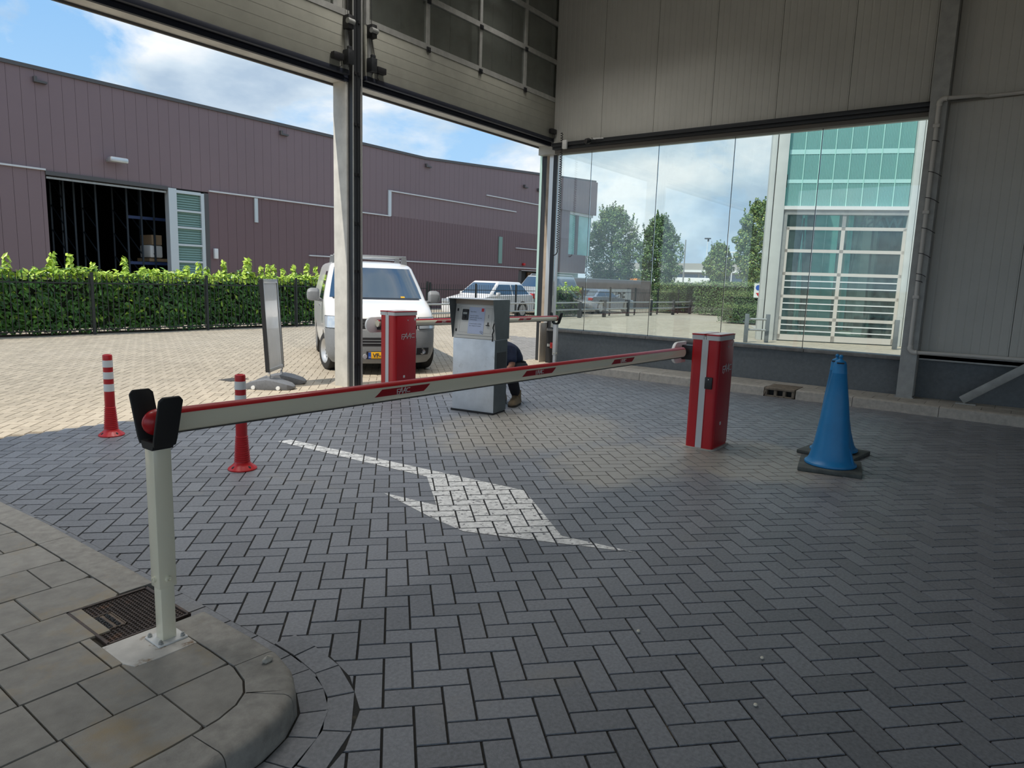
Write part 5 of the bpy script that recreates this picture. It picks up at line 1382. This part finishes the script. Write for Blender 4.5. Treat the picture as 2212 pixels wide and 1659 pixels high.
# ------------------------------------------------------------------ glass hall
hl = thing('wash_hall', 'glass hall with teal polycarbonate top and glazed sectional door', 'building', (21.0, 5.93, 0), math.atan2(-.922, .386))
M_hcol = mat('pale concrete column', (.62, .63, .60), .6, noise=(3, .05))
M_rail = mat('beige door rail', (.62, .57, .51), .5)
W_ = 3.22
for x0, x1 in ((-.50, -.36), (-.335, -.04), (W_ + .02, W_ + .17), (W_ + .19, W_ + .50)):
    MB().box(x0, x1, -.12, .3, 0, 8.2).build('column', M_hcol, hl, bevel=.01)
MB().box(-.36, -.335, -.02, .2, 0, 8.2).box(W_ + .17, W_ + .19, -.02, .2, 0, 8.2).build('column_gap', M_black, hl, smooth=False)
MB().box(-.05, W_ + .06, -.10, .1, 3.80, 3.90).build('white_band', M_white, hl)
tp = MB(); pitch = W_ / 8
for k in range(8):
    x0 = k * pitch
    n_ = 10
    for q in range(n_): tp.box(x0 + q * pitch / n_ + .002, x0 + (q + 1) * pitch / n_ - .002, .02 + .002 * (q % 2), .05, 3.9, 8.1)
tp.build('polycarbonate', G_teal, hl, smooth=False)
sm = MB()
for k in range(1, 8): sm.box(k * pitch - .012, k * pitch + .012, .0, .03, 3.9, 8.1)
sm.build('seam', mat('pale teal seam', (.45, .78, .70), .3), hl, smooth=False)
for z, h_ in ((5.35, .13), (4.55, .10), (6.9, .1)): MB().box(0, W_, .012, .019, z, z + h_).build('inner_beam', mat('teal band %d' % int(z * 10), (.50, .80, .76), .35), hl)
MB().box(-.04, .08, -.06, .12, 0, 3.80).box(-.04, W_ + .06, -.06, .12, 3.66, 3.80).build('door_frame', M_steel, hl)
rl = MB()
zr = [.0, .60, 1.24, 1.90, 2.56, 3.20]
for z in zr: rl.box(.08, W_ + .02, -.04, .02, z + .03, z + (.20 if z == 0 else .12))
rl.build('door_rail', M_rail, hl)
MB().box(.08, .16, -.04, .02, .03, 3.3).box(W_ * .5 - .05, W_ * .5 + .05, -.04, .02, .03, 3.3).box(W_ - .06, W_ + .02, -.04, .02, .03, 3.3).build('door_stile', M_rail, hl)
MB().box(W_ * .5 - .05, W_ * .5 + .05, -.04, .02, 3.3, 3.7).build('upper_stile', M_steel, hl)
zz_ = zr + [3.66]
for k in range(6):
    for x0, x1 in ((.16, W_ * .5 - .05), (W_ * .5 + .05, W_ - .06)):
        MB().box(x0, x1, -.012, -.006, zz_[k] + .1, zz_[k + 1] + .04).build('door_pane', G_hall, hl, smooth=False)
        if k < 3:
            for f in (.40, .72):
                z = zz_[k] + .1 + (zz_[k + 1] - zz_[k] - .06) * f; MB().box(x0, x1, -.035, -.02, z - .016, z + .016).build('guard_bar', M_white, hl)
wl = text_mb('WASH', .42, .004, bold=.008).xf(frame((W_ - .1, -.004, 3.30), (-1, 0, 0), (0, 0, 1))).build('lettering', mat('painted letter reflection', (.42, .46, .47), .6), hl, smooth=False, label='painted reflection of grey letters in the top door pane')  # reflection of a sign, painted as mirrored letters on the pane
MB().box(0, W_, .6, 8, -.02, .01).build('hall_floor', M_kerb_r, hl, smooth=False)
bw = MB()
for k in range(6): bw.box(1.3 + k * .42, 1.3 + k * .42 + .40, 8.0, 8.1, 0, 8.1)
bw.build('rear_wall', G_teal, hl, smooth=False)
sd_ = MB()
for k in range(18):
    y0, y1 = .4 + k * .42, .4 + k * .42 + .40
    sd_.add([(-.28 + .19 * y0, y0, 0), (-.28 + .19 * y1, y1, 0), (-.28 + .19 * y1, y1, 8.1), (-.28 + .19 * y0, y0, 8.1), (-.24 + .19 * y0, y0, 0), (-.24 + .19 * y1, y1, 0), (-.24 + .19 * y1, y1, 8.1), (-.24 + .19 * y0, y0, 8.1)], [(0, 1, 2, 3), (7, 6, 5, 4), (0, 4, 5, 1), (3, 2, 6, 7), (0, 3, 7, 4), (1, 5, 6, 2)])
sd_.build('left_wall', G_teal, hl, smooth=False)
sd_ = MB()
for k in range(18): sd_.box(W_ + .3, W_ + .34, .4 + k * .42, .4 + k * .42 + .40, 0, 8.1)
sd_.build('right_wall', mat('dark inner wall', (.10, .13, .13), .6), hl, smooth=False)
for x, y in ((.62, 3.0), (1.2, 6.0), (1.9, 7.4), (W_ + .05, 2.4), (W_ + .05, 4.6), (W_ - .2, 7.2)):
    MB().box(x - .14, x + .14, y - .12, y + .12, 0, 8.1).build('inner_column', mat('grey inner column', (.16, .18, .18), .6) if 'grey inner column' not in _m else _m['grey inner column'], hl)
for z in (1.9, 3.3, 4.8): MB().bar((.02, .6, z), (1.3, 7.8, z), .1, .16).build('inner_rail', _m['grey inner column'], hl)
rb_ = MB()
for y in (.4, 2.4, 4.4, 6.4, 8.0): rb_.box(-.3 + .19 * y, W_ + .35, y, y + .12, 8.05, 8.2)
rb_.build('roof_beam', M_steel, hl, smooth=False)
b = MB().tube([(.5, 1.4, 0), (.75, 1.4, 3.7)], .02, 6).tube([(.95, 1.4, 0), (.75, 1.4, 3.7)], .02, 6); b.build('prop', M_steel_dk, hl)
# ------------------------------------------------------------------ person crouching behind the kiosk
def skin(name, chains, material, parent, root=0, sub=2, label=None):
    """chains: lists of (point, radius); equal points are welded; grown with a skin surface"""
    V, E_, Rr, key = [], [], [], {}
    for ch in chains:
        prev = None
        for p, r_ in ch:
            k = tuple(round(c, 4) for c in p)
            if k not in key: key[k] = len(V); V.append(p); Rr.append(r_)
            i = key[k]
            if prev is not None and prev != i: E_.append((prev, i))
            prev = i
    me = bpy.data.meshes.new(name); me.from_pydata(V, E_, [])
    o = bpy.data.objects.new(name, me); COL.objects.link(o)
    md = o.modifiers.new('skin', 'SKIN'); md.use_smooth_shade = True
    if not me.skin_vertices:
        bm = bmesh.new(); bm.from_mesh(me); bm.verts.layers.skin.verify(); bm.to_mesh(me); bm.free()
    for i, sv in enumerate(me.skin_vertices[0].data):
        q = Rr[i]; sv.radius = (q, q) if isinstance(q, (int, float)) else q; sv.use_root = i == root
    sd = o.modifiers.new('sub', 'SUBSURF'); sd.levels = sub; sd.render_levels = sub
    bpy.context.view_layer.update()
    new = bpy.data.meshes.new_from_object(o.evaluated_get(bpy.context.evaluated_depsgraph_get()))
    o.modifiers.clear(); o.data = new; bpy.data.meshes.remove(me)
    new.materials.clear(); new.materials.append(material); new.shade_smooth()
    o.parent = parent
    if label: o['label'] = label
    return o
PO = Vector((6.60, 4.95, 0))
pr = thing('person', 'person in dark navy work clothes and tan boots crouching behind the kiosk', 'person', PO)
def q(x, y, z): return tuple(Vector((x, y, z)) - PO)
M_skin = mat('skin', (.42, .20, .13), .5)
M_navy_c = mat('navy jacket cloth', (.012, .022, .060), .8, noise=(16, .3), bump=(24, .008))
M_trou = mat('black work trousers', (.009, .010, .016), .85, noise=(16, .3), bump=(24, .008))
M_boot = mat('tan work boot', (.20, .145, .085), .75, noise=(20, .2))
pel = q(6.77, 5.00, .43); sp1 = q(6.71, 5.01, .55); ch = q(6.60, 5.02, .68); nk = q(6.47, 5.06, .75)
h0 = q(6.43, 5.07, .79); h1 = q(6.38, 5.08, .86)
shL, elL, wrL = q(6.52, 4.88, .68), q(6.475, 4.815, .50), q(6.335, 4.87, .40)
shR, elR, wrR = q(6.54, 5.20, .68), q(6.42, 5.22, .50), q(6.31, 5.08, .44)
hpL, knL, anL = q(6.745, 4.885, .42), q(6.465, 4.84, .455), q(6.645, 4.865, .11)
hpR, knR, anR = q(6.78, 5.12, .42), q(6.50, 5.15, .47), q(6.68, 5.13, .11)
ftL, ftR = q(6.50, 4.815, .055), q(6.51, 5.11, .055)
def hand(w_, d, s):
    """palm with four fingers of unequal length and a thumb, curled towards the kiosk"""
    d = Vector(d).normalized(); w_ = Vector(w_); up = Vector((0, 0, 1)); sdv = d.cross(up).normalized()
    palm = w_ + d * .06; out = [[(tuple(w_), .026), (tuple(palm), (.034, .016))]]
    for k, (o_, L) in enumerate(((-.030, .066), (-.010, .078), (.011, .074), (.030, .056))):
        a = palm + sdv * o_ + d * .03
        out.append([(tuple(palm), (.034, .016)), (tuple(a), .0095), (tuple(a + d * L * .5 - up * .01), .0088), (tuple(a + d * L * .8 - up * .034), .0078), (tuple(a + d * L * .85 - up * .052), .0068)])
    a = w_ + d * .03 + sdv * s * .032
    out.append([(tuple(w_ + d * .03), .02), (tuple(a), .011), (tuple(a + d * .035 + sdv * s * .012 - up * .012), .0095), (tuple(a + d * .058 - up * .03), .008)])
    out[0] = [(tuple(w_), .026), (tuple(w_ + d * .03), .02), (tuple(palm), (.034, .016))]
    return out
bodych = [[(pel, .12), (sp1, .125), (ch, .14), (nk, .055), (h0, .07), (h1, .092)],
          [(ch, .14), (shL, .058), (elL, .043), (wrL, .027)], [(ch, .14), (shR, .058), (elR, .043), (wrR, .027)],
          [(pel, .12), (hpL, .088), (knL, .058), (anL, .042), (ftL, .030)], [(pel, .12), (hpR, .088), (knR, .058), (anR, .042), (ftR, .030)]]
bodych += hand(wrL, (-.9, .25, -.25), 1) + hand(wrR, (-.9, -.1, -.2), -1)
body_ = skin('body', bodych, M_skin, pr)
fc = MB().sphere(q(6.335, 5.088, .80), .016, 8, 6).build('nose', M_skin, body_)
skin('hair', [[(q(6.42, 5.07, .88), .085), (q(6.45, 5.065, .83), .078)]], mat('dark brown hair', (.03, .018, .01), .8), pr)
skin('jacket', [[(q(6.79, 5.0, .46), (.155, .125)), (sp1, (.165, .145)), (ch, (.175, .16)), (nk, .085)], [(ch, (.175, .16)), (shL, .078), (q(6.49, 4.835, .56), .066), (q(6.475, 4.82, .525), .060)], [(ch, (.175, .16)), (shR, .078), (q(6.45, 5.22, .56), .066)]], M_navy_c, pr)
skin('trousers', [[(q(6.79, 5.0, .50), .13), (pel, .14), (hpL, .115), (q(6.60, 4.862, .445), .092), (knL, .076), (q(6.55, 4.85, .28), .075), (anL, .062)], [(pel, .14), (hpR, .115), (q(6.64, 5.135, .445), .092), (knR, .076), (q(6.58, 5.14, .28), .075), (anR, .062)]], M_trou, pr)
MB().tube([q(6.86, 4.93, .50), q(6.80, 4.86, .515), q(6.70, 4.845, .54)], .012, 6).build('belt', M_black, pr)
for an, ft in ((anL, ftL), (anR, ftR)):
    A, B = Vector(an), Vector(ft); d = (B - A); d.z = 0; d.normalize(); s_ = Vector((-d.y, d.x, 0)); H_ = Vector((A.x, A.y, 0))
    secs = []
    for f, wv, hz in ((-.085, .034, .06), (-.07, .048, .12), (-.02, .054, .16), (.05, .054, .145), (.11, .056, .105), (.165, .054, .085), (.20, .040, .062), (.215, .020, .04)):
        c = H_ + d * f
        secs.append([c + s_ * wv * math.cos(a) + Vector((0, 0, .028 + max(0, hz - .028) * math.sin(a) if math.sin(a) > 0 else .028 + .008 * math.sin(a))) for a in [2 * PI * k / 16 for k in range(16)]])
    bt = MB().loft(secs)
    bt.loft([[A + (d * math.cos(a) + s_ * math.sin(a)) * r_ + Vector((0, 0, z - A.z)) + d * (z - .11) * .2 for a in [2 * PI * k / 16 for k in range(16)]] for z, r_ in ((.05, .055), (.10, .058), (.15, .060), (.185, .062), (.187, .05))])
    bo = bt.build('boot', M_boot, pr)
    MB().loft([[H_ + d * (f * 1.0) + s_ * wv * e + Vector((0, 0, z)) for e, z in ((-1, 0), (1, 0), (1, .026), (-1, .026))] for f, wv in ((-.09, .034), (-.05, .048), (.05, .05), (.12, .056), (.18, .05), (.215, .022))]).build('sole', mat('dark sole', (.05, .04, .03), .8) if 'dark sole' not in _m else _m['dark sole'], bo, bevel=.004)
    MB().tube([A + d * .055 + s_ * .03 + Vector((0, 0, .03)), A + d * .06 - s_ * .02 + Vector((0, 0, .015)), A + d * .075 + s_ * .02 + Vector((0, 0, .0)), A + d * .09 - s_ * .02 + Vector((0, 0, -.02))], .005, 5).build('lace', M_black, bo)
